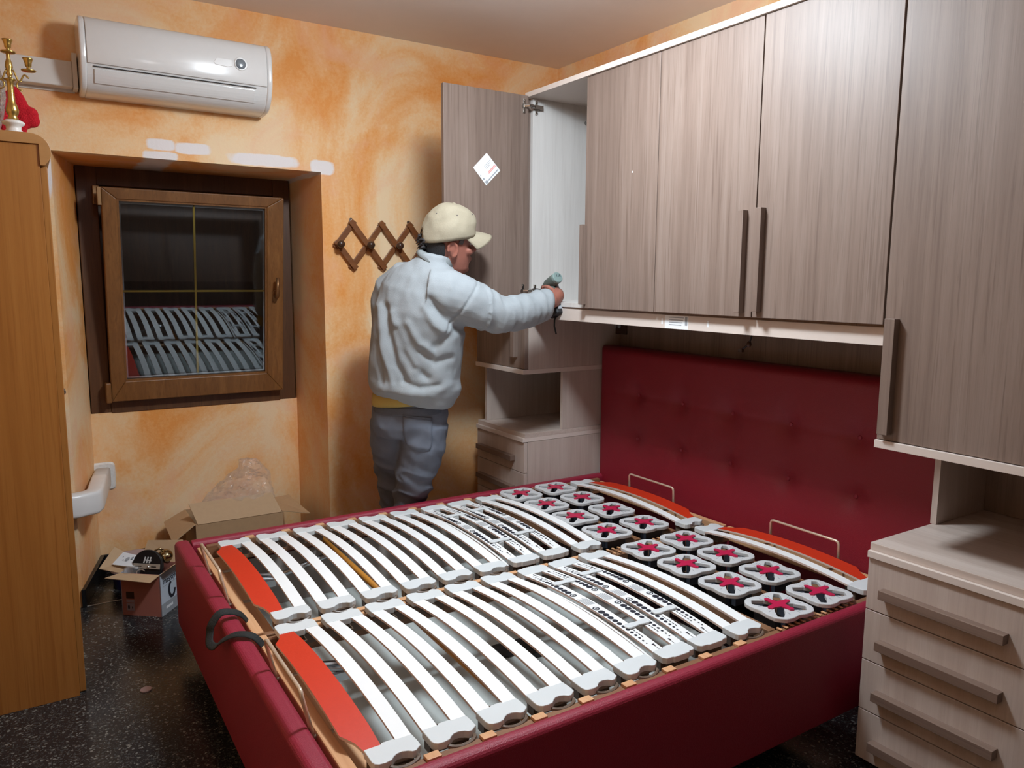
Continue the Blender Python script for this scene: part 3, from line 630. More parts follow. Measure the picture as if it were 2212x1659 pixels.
# ------------------------------------------------------------------ slatted bases
CAPW = .1095
def cap_outline(kind):
    w_ = CAPW
    if kind == 'plain': return [(-.001, 0), (.038, 0), (.041, -.005), (.069, -.005), (.072, 0), (w_+.001, 0), (w_+.002, .028), (w_+.001, .046), (.102, .052), (.094, .058), (.086, .058), (.078, .051), (.066, .0465), (.054, .0475), (.045, .053), (.037, .061), (.022, .064), (.008, .062), (.001, .057), (-.002, .048)]
    return [(-.001, 0), (.038, 0), (.041, -.005), (.069, -.005), (.072, 0), (w_+.001, 0), (w_+.002, .040), (w_-.006, .050), (.086, .051), (.082, .055), (.03, .055), (.026, .051), (.006, .050), (-.002, .040)]
def two_tone(o, side):   # second material for the cut edges
    me = o.data; me.materials.append(side)
    for p in me.polygons: p.material_index = 0 if p.normal.z > .6 else 1
MESH = {}
def base(y0, y1, m0, m1, xs, hx, label):
    L_ = y1-y0; ym = (y0+y1)/2
    t = thing('slatted_base', label, 'bed base', (-1.18, ym, .34), 'slatted bases in the bed')
    zo, zi = (.425, .408) if y0 < -2 else (.408, .425)
    for a in ((y0+.001, y0+.024, zo), (y1-.024, y1-.001, zi)):
        b = MB(); b.box(-2.118, -.216, a[0], a[1], .345, a[2]-.004); obj('side_rail', b, M_RAIL, t, bev=.003)
        for k in range(len(xs)-1):
            gx = (xs[k]+CAPW+xs[k+1])/2; b = MB(); b.box(gx-.017, gx+.017, a[0], a[1]-.001, a[2]-.0035, a[2]+.004); obj('lit_rail_bit', b, M_BEECH, t, bev=.001)  # pale blocks added for the lit stretches of rail between the caps
    b = MB(); b.box(-2.150, -2.118, y0+.004, y1-.004, .340, .415); er = obj('end_rail', b, M_BEECH, t, bev=.004)
    b = MB(); b.box(-2.112, -2.068, y0+.03, y1-.03, .352, .372); obj('foot_plank', b, M_BEECH, t, bev=.002)
    b = MB(); b.box(-.214, -.190, y0+.004, y1-.004, .345, .402); obj('end_rail', b, M_BEECH, t, bev=.004)
    for xx in (-.865, -.665, -.475):
        b = MB(); b.box(xx-.014, xx+.014, y0+.03, y1-.03, .375, .418); obj('cross_rail', b, M_RAIL, t, bev=.002)
    b = MB(); b.tube([(-1.688, y0+.03, .375), (-1.676, y1-.03, .375)], .011, 10); obj('cross_rod', b, M_ROD, t, smooth=True, label='orange cross rod under the slats')
    # slats bow upwards between the caps
    c0 = y0+m0+.064; c1 = y1-m1-.064; yc = (c0+c1)/2; Ls = c1-c0+.08; n_ = 20
    def zs(v): return .4315+.027*(1-(2*v/Ls)**2)
    def slat_mesh(name, w0, bulge=None, m=M_SLAT, th=.0065):
        b = MB(); vs = []; fs = []
        for i in range(n_+1):
            v = -Ls/2+Ls*i/n_; z = zs(v); lo_, hi_ = -w0/2, w0/2
            if bulge:
                f = abs(2*v/Ls); k = min(1, max(0, (.86-f)/.16)); k = k*k*(3-2*k); lo_ -= bulge[0]*k; hi_ += bulge[1]*k
            vs += [(lo_, v, z-th), (hi_, v, z-th), (hi_, v, z), (lo_, v, z)]
        for i in range(n_):
            for q in range(4): fs.append((4*i+q, 4*i+(q+1) % 4, 4*i+4+(q+1) % 4, 4*i+4+q))
        fs += [(0, 1, 2, 3), (4*n_+3, 4*n_+2, 4*n_+1, 4*n_)]
        b.add(vs, fs); return b
    def add_slat(name, mb, x, m, side, **kw):
        o = obj(name, MB().add([], []), m, t, local=True, loc=(x, yc, 0), **kw)
        me = o.data; me.from_pydata(mb.v, [], mb.f); fixn(me); me.materials.clear(); me.materials.append(m); two_tone(o, side); return o
    plain_me = None
    def slat(x, kind='plain'):
        nonlocal plain_me
        if plain_me is None:
            o = add_slat('slat', slat_mesh('slat', .0370), x, M_SLAT, M_PLY); plain_me = o.data; return o
        return inst('slat', plain_me, (x, yc, 0), t)
    def cap(x, end, kind):
        key = (kind, end)
        if key not in MESH:
            s_ = -1 if end == 0 else 1
            b = MB(); b.prism(cap_outline(kind), .421, .4390, lambda u, v, w_: (u, s_*v, w_))
            o = obj('slat_cap', b, M_CAP, t, bev=.0018, local=True, loc=(x, (c0 if end == 0 else c1), 0)); MESH[key] = o.data
            b = MB(); b.box(.006, .104, s_*-.002, s_*.026, .392, .4205)
            for hx_ in (.0405, .0655): b.box(hx_, hx_+.003, s_*-.034, s_*-.002, .394, .4185)
            b.box(.0435, .0655, s_*-.034, s_*-.031, .394, .4185); b.hexa([(.0435, s_*-.003, .400), (.0455, s_*-.003, .400), (.0655, s_*-.030, .400), (.0635, s_*-.030, .400), (.0435, s_*-.003, .414), (.0455, s_*-.003, .414), (.0655, s_*-.030, .414), (.0635, s_*-.030, .414)])
            if kind == 'plain':
                b.tube([(.066+.034*math.cos(a), s_*(.058+.013*math.sin(a)), .421+.0025*math.cos(2*a)) for a in [2*math.pi*k/20 for k in range(20)]], .0050, 8, closed=True)
                b.box(.058, .072, s_*.03, s_*.066, .400, .412)
            else:
                b.box(.02, .095, s_*.020, s_*.040, .398, .410)
            h = obj('holder', b, M_HOLDER, o, local=True); h.location = (0, 0, 0); MESH[key, 'h'] = h.data
            return o
        o = inst('slat_cap', MESH[key], (x, (c0 if end == 0 else c1), 0), t)
        m_ = o.modifiers.new('bevel', 'BEVEL'); m_.width = .0018; m_.segments = 2; m_.limit_method = 'ANGLE'; m_.angle_limit = R(40)
        h = bpy.data.objects.new('holder', MESH[key, 'h']); COL.objects.link(h); h.parent = o; return o
    def prints(o, x, flip):
        b = MB()
        def disc(dx, v, r, hole=0):
            z = zs(v)+.0005; sl = -.026*8*v/Ls/Ls
            k = 14; ring = [(dx+r*math.cos(2*math.pi*i/k), v+r*math.sin(2*math.pi*i/k)) for i in range(k)]
            if hole:
                inn = [(dx+hole*math.cos(2*math.pi*i/k), v+hole*math.sin(2*math.pi*i/k)) for i in range(k)]
                b.add([(p, q, zs(q)+.0006) for p, q in ring+inn], [(i, (i+1) % k, k+(i+1) % k, k+i) for i in range(k)])
            else: b.add([(p, q, zs(q)+.0006) for p, q in ring], [tuple(range(k))])
        def rect(a, b_, c, d): b.add([(a, c, zs(c)+.0006), (b_, c, zs(c)+.0006), (b_, d, zs(d)+.0006), (a, d, zs(d)+.0006)], [(0, 1, 2, 3)])
        off = -.006*flip
        for s_ in (-1, 1):
            disc(off, s_*.056, .0110, .0070); rect(off-.005, off+.005, s_*.056-.0016, s_*.056+.0016)
            for k in range(12): disc(off, s_*(.082+.0215*k-.00035*k*k), .0106-.00074*k)
            v = s_*.285; e = off+.013*flip
            rect(e-.0007, e+.0007, v-.03, v); 
            b.add([(e-.004, v, zs(v)+.0006), (e+.004, v, zs(v)+.0006), (e, v+s_*.014, zs(v)+.0006)], [(0, 1, 2)])
            for k in range(7): rect(e-.002, e+.0012, v-s_*(.045+.011*k), v-s_*(.038+.011*k))
        me = bpy.data.meshes.new('print'); pr = bpy.data.objects.new('print', me); COL.objects.link(pr); pr.parent = o; pr['kind'] = 'stuff'
        me.from_pydata(b.v, [], b.f); me.materials.append(M_INK)
        b2 = MB(); b = b2
        for k in range(6): rect(-.015+.005*k, -.0125+.005*k, -.028, .024-.004*(k % 3))
        me = bpy.data.meshes.new('small_print'); pr = bpy.data.objects.new('small_print', me); COL.objects.link(pr); pr.parent = o; pr['kind'] = 'stuff'
        me.from_pydata(b2.v, [], b2.f); me.materials.append(M_INKG)
    def slider(x, v):
        z = zs(v)+.0002; b = MB()
        pts = [(-.045, 0), (-.042, .010), (-.032, .0135), (-.015, .0125), (0, .0105), (.015, .0125), (.032, .0135), (.042, .010), (.045, 0), (.042, -.010), (.032, -.0135), (.015, -.0125), (0, -.0105), (-.015, -.0125), (-.032, -.0135), (-.042, -.010)]
        b.prism(pts, 0, .006, lambda u, w_, h: (x+u, yc+v+w_, z+h)); b.box(x-.012, x+.012, yc+v-.012, yc+v+.012, z-.022, z)
        return obj('slider', b, M_CAP, t, bev=.0025)
    for i, x in enumerate(xs):
        lum = i in (6, 7); kind = 'flat' if lum else 'plain'
        cap(x, 0, kind); cap(x, 1, kind)
        s2 = slat(x+.0910)
        if i == 0:
            add_slat('end_slat', slat_mesh('red', .0380, (.030, .002)), x+.019, M_SLATRED, M_PLY, label='orange-red foot slat')
        else: s1 = slat(x+.0185)
        if lum:
            prints(s1, x+.0185, 1); prints(s2, x+.0910, -1)
            for v in (-.185, .165): slider(x+.0548, v+(.02 if i == 7 else -.005))
            if i == 6:
                b = slat_mesh('under', .010); 
                b.v = [(p, q*.92, r-.014) for p, q, r in b.v]; add_slat('under_slat', b, x-.002, M_SLAT, M_PLY)
    cap(hx, 0, 'plain'); cap(hx, 1, 'plain'); slat(hx+.019)
    add_slat('end_slat', slat_mesh('redh', .036, (.0, .040)), hx+.092, M_SLATRED, M_PLY, label='orange-red head slat')
    # rows of sprung plates
    def plate_mesh():
        bm = bmesh.new(); out = []; N = 72
        for k in range(N):
            a = 2*math.pi*k/N; ca, sa = math.cos(a), math.sin(a)
            r = .084/((abs(ca)**5+abs(sa)**5)**(1/5.0))
            for q in range(4):
                da = (a-q*math.pi/2-.09+math.pi) % (2*math.pi)-math.pi; r -= .0055*math.exp(-((da+.10)/.20)**2)
            r = min(r, .100)
            out.append(bm.verts.new((r*ca, r*sa, 0)))
        ed = [bm.edges.new((out[k], out[(k+1) % N])) for k in range(N)]
        star = []
        for q in range(4):
            a = math.pi/4+q*math.pi/2; u = Vector((math.cos(a), math.sin(a), 0)); v = Vector((-u.y, u.x, 0)); wd = .0225 if q % 2 else .0140; ln = .079 if q % 2 else .086
            star += [u*.020-v*wd*.9, u*(ln*.55)-v*wd*1.05, u*ln-v*wd*.62, u*ln+v*wd*.62, u*(ln*.55)+v*wd*1.05, u*.020+v*wd*.9]
        sv_ = [bm.verts.new(p) for p in star]; ed += [bm.edges.new((sv_[k], sv_[(k+1) % len(sv_)])) for k in range(len(sv_))]
        bmesh.ops.triangle_fill(bm, use_beauty=True, use_dissolve=False, edges=ed)
        for f in list(bm.faces):   # drop anything filled inside the star
            c = f.calc_center_median(); a = math.atan2(c.y, c.x); da = abs(((a-math.pi/4+math.pi/4) % (math.pi/2))-math.pi/4)
            if c.length < .018: bm.faces.remove(f)
        g = bmesh.ops.extrude_face_region(bm, geom=bm.faces[:]); bmesh.ops.translate(bm, vec=(0, 0, .0135), verts=[v for v in g['geom'] if isinstance(v, bmesh.types.BMVert)])
        bmesh.ops.recalc_face_normals(bm, faces=bm.faces); me = bpy.data.meshes.new('plate'); bm.to_mesh(me); bm.free(); me.materials.append(M_PLATE); return me
    if 'plate' not in MESH:
        MESH['plate'] = plate_mesh()
        b = MB(); pts = []
        for q in range(4):
            a = q*math.pi/2+.12
            for da, r in ((-.62, .019), (-.23, .036), (-.19, .046), (0, .052), (.19, .046), (.23, .036)): pts.append((r*math.cos(a+da), r*math.sin(a+da)))
        b.prism(pts, .0138, .0175, lambda u, v, w_: (u, v, w_)); me = bpy.data.meshes.new('cross'); me.from_pydata(b.v, [], b.f); fixn(me); me.materials.append(M_CROSS); MESH['cross'] = me
        b = MB(); b.box(-.062, -.040, -.040, .040, -.040, -.0005); b.box(.040, .062, -.040, .040, -.040, -.0005); b.box(-.040, .040, -.060, -.044, -.036, -.0005); b.box(-.040, .040, .044, .060, -.036, -.0005)
        me = bpy.data.meshes.new('cup'); me.from_pydata(b.v, [], b.f); fixn(me); me.materials.append(M_BLUEBLK); MESH['cup'] = me
        b = MB()
        for a, r0, r1 in ((.35, .052, .072), (.22, .056, .070), (-.30, .056, .074), (1.25, .054, .070), (1.38, .058, .074), (1.85, .05, .064), (2.80, .054, .068), (3.45, .056, .070), (-1.2, .056, .072), (-1.95, .054, .070), (4.9, .055, .069)):
            u = Vector((math.cos(a), math.sin(a))); v = Vector((-u.y, u.x))
            b.prism([tuple(u*r0-v*.001), tuple(u*r1-v*.001), tuple(u*r1+v*.001), tuple(u*r0+v*.001)],   .0136, .0140, lambda p, q, w_: (p, q, w_))
        me = bpy.data.meshes.new('scale_marks'); me.from_pydata(b.v, [], b.f); fixn(me); me.materials.append(M_INKG); MESH['marks'] = me
    for xx in (-.765, -.570):
        for k in range(4):
            yy = y1-.125-.1985*k*(L_/.815)
            rise = .006*(1-((yy-ym)/(L_/2))**2)
            pl = inst('plate', MESH['plate'], (xx, yy, .434+rise), t, R(random.uniform(-3, 3)))
            mo = pl.modifiers.new('bevel', 'BEVEL'); mo.width = .0025; mo.segments = 2; mo.limit_method = 'ANGLE'; mo.angle_limit = R(50)
            for nm in ('cross', 'cup', 'marks'):
                o = bpy.data.objects.new({'cross': 'cross', 'cup': 'spring_cup', 'marks': 'scale_marks'}[nm], MESH[nm]); COL.objects.link(o); o.parent = pl
                if nm == 'marks': o['kind'] = 'stuff'
    b = MB()
    for k in range(14): b.box(-.86+.026*k, -.852+.026*k, y0+.004, y0+.022, zo, zo+.0025); b.box(-.86+.026*k, -.852+.026*k, y1-.022, y1-.004, zi, zi+.0025)
    obj('rail_pegs', b, M_BEECH, t, kind='stuff')
    # wire mattress stops
    def wire(xb, xt, ya, yb, zb_, zt_, xin):
        b = MB(); rr = .012
        b.tube([(xin, ya, zb_), (xb, ya, zb_), (xb, ya, zb_+.006), (xt, ya, zt_-rr), (xt, ya-rr*.3, zt_-rr*.3), (xt, ya-rr, zt_), (xt, yb+rr, zt_), (xt, yb+rr*.3, zt_-rr*.3), (xt, yb, zt_-rr), (xb, yb, zb_+.006), (xb, yb, zb_), (xin, yb, zb_)], .0050, 8)
        return obj('mattress_stop', b, M_WIRE, t, smooth=True)
    wire(-2.158, -2.180, ym+.145, ym-.15, .404, .520, -2.085)
    wire(-.240, -.243, ym+.145, ym-.15, .41, .505, -.30)
    return t, ym
XN = [-2.098, -1.962, -1.825, -1.688, -1.553, -1.417, -1.279, -1.150, -1.008]
XFAR = [-2.082, -1.942, -1.800, -1.662, -1.525, -1.385, -1.245, -1.115, -.963]
bn, _ = base(-2.3335, -1.542, .026, .012, XN, -.418, 'near slatted base of white double slats with red end slats')
bf, _ = base(-1.532, -.690, .008, .040, XFAR, -.425, 'far slatted base of white double slats, on the window side of the bed')
b = MB(); sp_ = [(-2.135, -1.43, .402), (-2.165, -1.435, .445), (-2.215, -1.44, .462), (-2.245, -1.445, .435), (-2.252, -1.45, .410), (-2.258, -1.475, .393), (-2.250, -1.51, .396), (-2.238, -1.545, .425), (-2.205, -1.575, .448), (-2.165, -1.60, .442), (-2.135, -1.615, .404)]
sm = []
for i in range(len(sp_)-1):
    p0, p1, p2, p3 = [Vector(sp_[max(0, min(len(sp_)-1, i+k))]) for k in (-1, 0, 1, 2)]
    for k in range(5):
        u = k/5; sm.append(.5*((2*p1)+(-p0+p2)*u+(2*p0-5*p1+4*p2-p3)*u*u+(-p0+3*p1-3*p2+p3)*u**3))
sm.append(Vector(sp_[-1]))
b.tube(sm, [(.0024, .0125)]*len(sm), 10, up=(0, -.3, 1)); obj('pull_strap', b, M_STRAP, bn, smooth=True, label='black webbing pull loop over the foot board')
b = MB(); b.ell((-1.30, -1.52, .134), (.055, .05, .007)); b.box(-1.25, -1.17, -1.62, -1.50, .127, .150); o = obj('tool_pouch', b, M_DARK, None, bev=.006, loc=(-1.24, -1.55, .127)); tag(o, 'black pouch lying on the white storage floor under the slats', 'pouch')

# ------------------------------------------------------------------ air conditioner and cable duct
ac = thing('air_conditioner', 'white split air conditioner high on the orange wall', 'air conditioner', (-2.03, -.1, 2.15))
prof = [(-.003, 2.425), (-.12, 2.428), (-.165, 2.418), (-.188, 2.395), (-.199, 2.36), (-.203, 2.32), (-.202, 2.275), (-.196, 2.243), (-.180, 2.205), (-.150, 2.170), (-.115, 2.152), (-.06, 2.146), (-.003, 2.146)]
def spline2(ps, n):
    o_ = []
    for i in range(len(ps)-1):
        p0, p1, p2, p3 = [Vector(ps[max(0, min(len(ps)-1, i+k))]) for k in (-1, 0, 1, 2)]
        for k in range(n):
            u = k/n; o_.append(tuple(.5*((2*p1)+(-p0+p2)*u+(2*p0-5*p1+4*p2-p3)*u*u+(-p0+3*p1-3*p2+p3)*u**3)))
    return o_+[tuple(ps[-1])]
prof = spline2(prof, 4)
ext = lambda u, v, w_: (w_, u, v)
b = MB(); b.prism([(u*.97, v) for u, v in prof], -2.372, -1.682, ext); obj('body', b, M_WHITEPL, ac, bev=.004)
fp = [(u, v) for u, v in prof if u <= -.165 and v >= 2.243]
def strip(pts, off, th, x0, x1):
    mb = MB(); n = len(pts); o_, i_ = [], []
    for k, p in enumerate(pts):
        t = Vector(pts[min(k+1, n-1)])-Vector(pts[max(k-1, 0)]); nn = Vector((t.y, -t.x)).normalized()
        if nn.x > 0: nn = -nn
        o_.append(tuple(Vector(p)+nn*(off))); i_.append(tuple(Vector(p)+nn*(off-th)))
    return mb.prism(o_+i_[::-1], x0, x1, ext)
fpd = []
fpd = list(fp)
obj('front_panel', strip(fpd, .001, .007, -2.368, -1.686), M_WHITEPL, ac, bev=.002, smooth=True)
for nm, x0, x1 in (('end_cap', -2.392, -2.369), ('end_cap', -1.685, -1.662)):
    b = MB(); cen = Vector((-.1, 2.285)); pts = [tuple(cen+(Vector(p)-cen)*1.0) for p in prof]
    b.prism(pts, x0, x1, ext); obj(nm, b, M_WHITEPL, ac, bev=.008, seg=3)
fl = [p for p in prof if p[0] < -.15 and 2.172 < p[1] < 2.2315]
obj('louver', strip(fl, .001, .006, -2.345, -1.735), M_WHITEPL, ac, bev=.001)
b = strip([(-.1945, 2.2345), (-.1935, 2.2315)], -.0005, .004, -2.348, -1.732); obj('louver_gap', b, M_DARK, ac)
obj('groove', strip([(-.202, 2.3195), (-.2025, 2.3165)], .0015, .003, -2.368, -1.905), M_INKG, ac)
b = MB(); b.lathe([(.026, 0), (.0275, .003), (.025, .0045)], (-1.795, -.2035, 2.320), 28, (0, -1, 0)); obj('display_ring', b, M_WHITEPL, ac, smooth=False)
b = MB(); b.lathe([(.022, .0), (.020, .0035), (.010, .005), (.001, .0054)], (-1.797, -.2065, 2.319), 28, (0, -1, 0)); obj('display', b, M_DISPLAY, ac, smooth=True)
b = MB(); b.prism([(-1.905, 2.312), (-1.893, 2.331), (-1.832, 2.331), (-1.832, 2.304), (-1.85, 2.300), (-1.9, 2.304)], -.2065, -.203, lambda u, v, w_: (u, w_, v)); obj('badge', b, M_PVC, ac, bev=.001)
dct = thing('cable_duct', 'white box duct running from the wall edge to the air conditioner', 'duct', (-2.7, -.03, 2.17))
b = MB(); b.box(-3.24, -2.412, -.062, -.002, 2.172, 2.270); obj('duct_cover', b, M_DUCT, dct, bev=.004)
b = MB(); b.box(-3.24, -2.405, -.006, -.001, 2.160, 2.278); b.box(-2.412, -2.396, -.075, -.002, 2.165, 2.30); obj('duct_back', b, M_DUCT, dct)
pc = thing('pipe_cover', 'glossy white pipe elbow cover coming out of the niche wall beside the wardrobe', 'pipe cover', (-2.42, .15, .42))
# elbow: a leg along the niche reveal and a rounded turn towards the wardrobe
def pc_sec(c, d, w_, h):
    d = Vector(d).normalized(); return (c, Vector((-d.y, d.x, 0))*w_, Vector((0, 0, h)), .32)
b = MB(); b.loft([pc_sec((-2.372, .405, .468), (0, -1, 0), .034, .050), pc_sec((-2.398, .25, .468), (-.1, -1, 0), .034, .050), pc_sec((-2.432, .02, .468), (-.2, -1, 0), .034, .050), pc_sec((-2.452, -.020, .468), (-.62, -.8, 0), .040, .050), pc_sec((-2.505, -.042, .468), (-1, -.15, 0), .036, .050), pc_sec((-2.60, -.042, .468), (-1, 0, 0), .036, .050), pc_sec((-3.0, -.042, .468), (-1, 0, 0), .036, .050)], 24)
obj('cover', b, M_PVC, pc, smooth=True)
b = MB(); b.loft([pc_sec((-2.372, .4195, .470), (0, -1, 0), .056, .070), pc_sec((-2.372, .410, .470), (0, -1, 0), .050, .062)], 22); obj('plaster_collar', b, M_PLASTER, pc, smooth=False)

# ------------------------------------------------------------------ wardrobe at the left
wd = thing('wardrobe', 'honey cherry wardrobe cut by the left edge of the picture', 'wardrobe', (-2.88, -.42, 0))
b = MB(); b.box(-3.235, -2.566, -.806, -.786, 0, 1.833); obj('side_panel', b, M_CHERRY, wd, bev=.001)
b = MB(); b.box(-3.235, -2.566, -.115, -.097, 0, 1.833); obj('side_panel', b, M_CHERRY, wd)
b = MB(); b.box(-3.235, -3.22, -.786, -.115, 0, 1.833); obj('back_panel', b, M_CHERRY, wd)
b = MB(); b.box(-3.22, -2.575, -.786, -.115, .03, .05); obj('bottom_panel', b, M_CHERRY, wd)
b = MB()
pts = [(-3.235, 1.866), (-2.595, 1.866)]
for k in range(1, 9): a = math.pi/2-math.pi/2*k/8*1.25; pts.append((-2.590+.058*math.cos(a)*.98, 1.812+.054*math.sin(a)))
pts += [(-2.552, 1.770), (-2.566, 1.770), (-2.566, 1.834), (-3.235, 1.834)]
b.prism(pts, -.812, -.092, lambda u, v, w_: (u, w_, v)); obj('crown', b, M_CHERRYH, wd, bev=.001)
for y0 in (-.786, -.449):
    b = MB(); b.box(-2.566, -2.546, y0, y0+.334, .004, 1.768); dr = obj('door', b, M_CHERRY, wd, bev=.002)
    yy = y0+.326 if y0 < -.6 else y0+.02
    b = MB(); b.prism([(0, -.022), (.0, .022), (-.016, .004), (-.016, -.004)], yy-.012, yy+.012, lambda u, v, w_: (-2.546-u, w_, 1.009+v)); obj('knob', b, M_STEEL, dr, bev=.001)
# things on the wardrobe
cd = thing('candelabrum', 'brass candelabrum with a white stone foot on the wardrobe top', 'candelabrum', (-2.628, -.76, 1.866))
C0 = (-2.627, -.76, 1.866)
b = MB(); b.lathe([(.022, 0), (.025, .006), (.020, .012), (.021, .022), (.030, .028), (.031, .034), (.022, .040)], C0, 24); obj('foot', b, M_STONE, cd, smooth=True)
b = MB(); b.lathe([(.013, .040), (.015, .046), (.011, .052), (.016, .060), (.018, .070), (.014, .085), (.010, .094), (.010, .10), (.0085, .140), (.009, .156), (.016, .160), (.016, .163), (.006, .165), (.006, .172), (.010, .178), (.006, .186), (.011, .198), (.009, .212), (.0055, .222), (.0055, .240), (.004, .246)], C0, 20); obj('stem', b, M_BRASS, cd, smooth=True)
def cup(mb, c):
    mb.lathe([(.004, -.018), (.019, -.016), (.021, -.012), (.006, -.010), (.005, -.004), (.009, .0), (.010, .010), (.0135, .020), (.015, .023), (.008, .022)], c, 20)
b = MB(); cup(b, (-2.626, -.76, 2.122)); obj('candle_cup', b, M_BRASS, cd, smooth=True)
for sx in (1, -1):
    xx = -2.626+sx*.050
    b = MB(); cup(b, (xx, -.76, 2.074)); obj('candle_cup', b, M_BRASS, cd, smooth=True)
    b = MB(); b.tube([(-2.626+sx*(.008+.042*(k/12)), -.76, 2.047+.010*math.cos(k/12*9)-.014*math.sin(k/12*math.pi)) for k in range(13)], .0026, 8)
    b.tube([(-2.626+sx*(.030-.014*math.sin(a)), -.76, 2.012+.014*math.cos(a)) for a in [k*.4 for k in range(9)]], .0022, 8); obj('arm', b, M_BRASS, cd, smooth=True)
vs_ = thing('glass_vase', 'cut glass vase standing beside the brass candelabrum, half out of frame', 'vase', (-2.70, -.69, 1.866))
b = MB(); b.lathe([(.036, 0), (.040, .004), (.036, .012), (.050, .06), (.060, .12), (.058, .17), (.046, .215), (.050, .225)], (-2.700, -.69, 1.866), 28)
vo = obj('vessel', b, M_VASE, vs_, smooth=True)
mb = MB()
def disk(c, rx_, rz_, rot=0, th=.016):
    m = Matrix.Rotation(R(rot), 3, 'Y'); mb.ell(c, (rx_, th, rz_), m, 20, 12)
disk((-2.603, -.55, 1.985), .026, .072, -16); disk((-2.575, -.553, 1.968), .024, .022, 20); disk((-2.572, -.553, 1.945), .024, .024, 0); disk((-2.593, -.553, 1.945), .026, .030, 0)
disk((-2.646, -.55, 1.975), .026, .066, 16); disk((-2.668, -.553, 1.95), .032, .03, 0); disk((-2.625, -.545, 1.945), .020, .07, 0, .02)
mb.box(-2.66, -2.59, -.565, -.535, 1.868, 1.93)
po = meshobj('plush_butterfly', remesh(mb, .004, 8), M_PLUSH, None); tag(po, 'red plush butterfly-shaped ornament behind the candelabrum', 'ornament')

# ------------------------------------------------------------------ coat rack
rk = thing('coat_rack', 'brown wooden accordion coat rack with round knobs on the orange wall', 'coat rack', (-1.1, -.02, 1.59))
kx = [-1.322, -1.167, -1.012, -.857]; zk = 1.591; hz = .100
def bar(x0, z0, x1, z1, y0, y1):
    b = MB(); d = Vector((x1-x0, z1-z0)).normalized(); n = Vector((-d.y, d.x))*.0135; e = d*.021
    b.prism([tuple(Vector((x0, z0))-e-n), tuple(Vector((x1, z1))+e-n), tuple(Vector((x1, z1))+e+n), tuple(Vector((x0, z0))-e+n)], y0, y1, lambda u, v, w_: (u, w_, v))
    return obj('bar', b, M_RACK, rk, bev=.0015)
mid = [(kx[i]+kx[i+1])/2 for i in range(3)]
bar(kx[0], zk, mid[0], zk+hz, -.014, -.003); bar(kx[0], zk, mid[0], zk-hz, -.026, -.015)
for i in (1, 2):
    bar(mid[i-1], zk-hz, mid[i], zk+hz, -.014, -.003); bar(mid[i-1], zk+hz, mid[i], zk-hz, -.026, -.015)
bar(mid[2], zk+hz, kx[3], zk, -.026, -.015); bar(mid[2], zk-hz, kx[3], zk, -.014, -.003)
for x in kx:
    b = MB(); b.lathe([(.008, 0), (.007, .016), (.013, .022), (.0185, .032), (.0175, .042), (.010, .049), (.002, .051)], (x, -.026, zk), 20, (0, -1, 0)); obj('knob', b, M_KNOB, rk, smooth=True)
for i in (0, 2):
    b = MB(); b.lathe([(.009, 0), (.009, .002)], (mid[i]-.004, -.003, zk+hz+.022), 16, (0, -1, 0)); b.lathe([(.004, .002), (.003, .004)], (mid[i]-.004, -.003, zk+hz+.024), 10, (0, -1, 0)); obj('hanger_tab', b, M_STEEL, rk)

# ------------------------------------------------------------------ boxes in the niche
def panel(mb, q, th=.004):   # thin board through four corners
    q = [Vector(p) for p in q]; n = (q[1]-q[0]).cross(q[3]-q[0]).normalized()*th
    return mb.hexa([*q, *[p+n for p in q]])
bx = thing('cardboard_box', 'large open cardboard box in the niche under the window', 'box', (-1.82, .2, 0))
x0, x1, ya, yb, zt = -2.022, -1.610, .075, .372, .262
b = MB(); b.box(x0, x1, ya, ya+.004, 0, zt); b.box(x0, x1, yb-.004, yb, 0, zt); b.box(x0, x0+.004, ya+.004, yb-.004, 0, zt); b.box(x1-.004, x1, ya+.004, yb-.004, 0, zt); b.box(x0+.004, x1-.004, ya+.004, yb-.004, 0, .004)
obj('carton', b, M_CARD, bx)
b = MB(); panel(b, [(x0+.01, ya+.001, zt), (x1-.005, ya+.001, zt), (x1-.03, ya+.09, zt+.082), (x0-.012, ya+.09, zt+.082)]); obj('flap', b, M_CARDIN, bx)
b = MB(); panel(b, [(x0, ya+.01, zt), (x0, yb-.01, zt), (x0-.100, yb-.02, zt-.045), (x0-.105, ya-.02, zt-.062)]); obj('flap', b, M_CARD, bx)
b = MB(); panel(b, [(x1, yb-.03, zt), (x1, ya+.01, zt), (x1+.135, ya-.01, zt-.028), (x1+.10, yb-.05, zt+.01)]); obj('flap', b, M_CARD, bx)
b = MB(); panel(b, [(x1-.01, yb, zt), (x0+.01, yb, zt), (x0+.03, yb+.036, zt-.055), (x1-.03, yb+.036, zt-.055)]); obj('flap', b, M_CARDIN, bx)
mb = MB()   # a loose bag: wide at the box mouth, drawn up to a leaning peak
mb.loft([((-1.800, .225, .225), (.170, 0, 0), (0, .085, 0), .8), ((-1.800, .230, .300), (.185, 0, 0), (0, .095, 0), .8), ((-1.772, .238, .350), (.165, 0, 0), (0, .085, 0), .9), ((-1.738, .245, .400), (.130, 0, -.01), (0, .065, 0), .9), ((-1.715, .25, .445), (.098, 0, -.02), (0, .045, 0), 1), ((-1.705, .25, .490), (.060, 0, -.03), (0, .025, 0), 1), ((-1.705, .25, .520), (.022, 0, -.015), (0, .012, 0), 1)], 28)
def crumple(co, no):
    r1 = 1-abs(noise.noise(Vector((co.x*17+co.z*6, co.y*9, co.z*9))))*2.4; r2 = 1-abs(noise.noise(co*30+Vector((3, 7, 1))))*2
    return .012*r1+.005*r2-.009
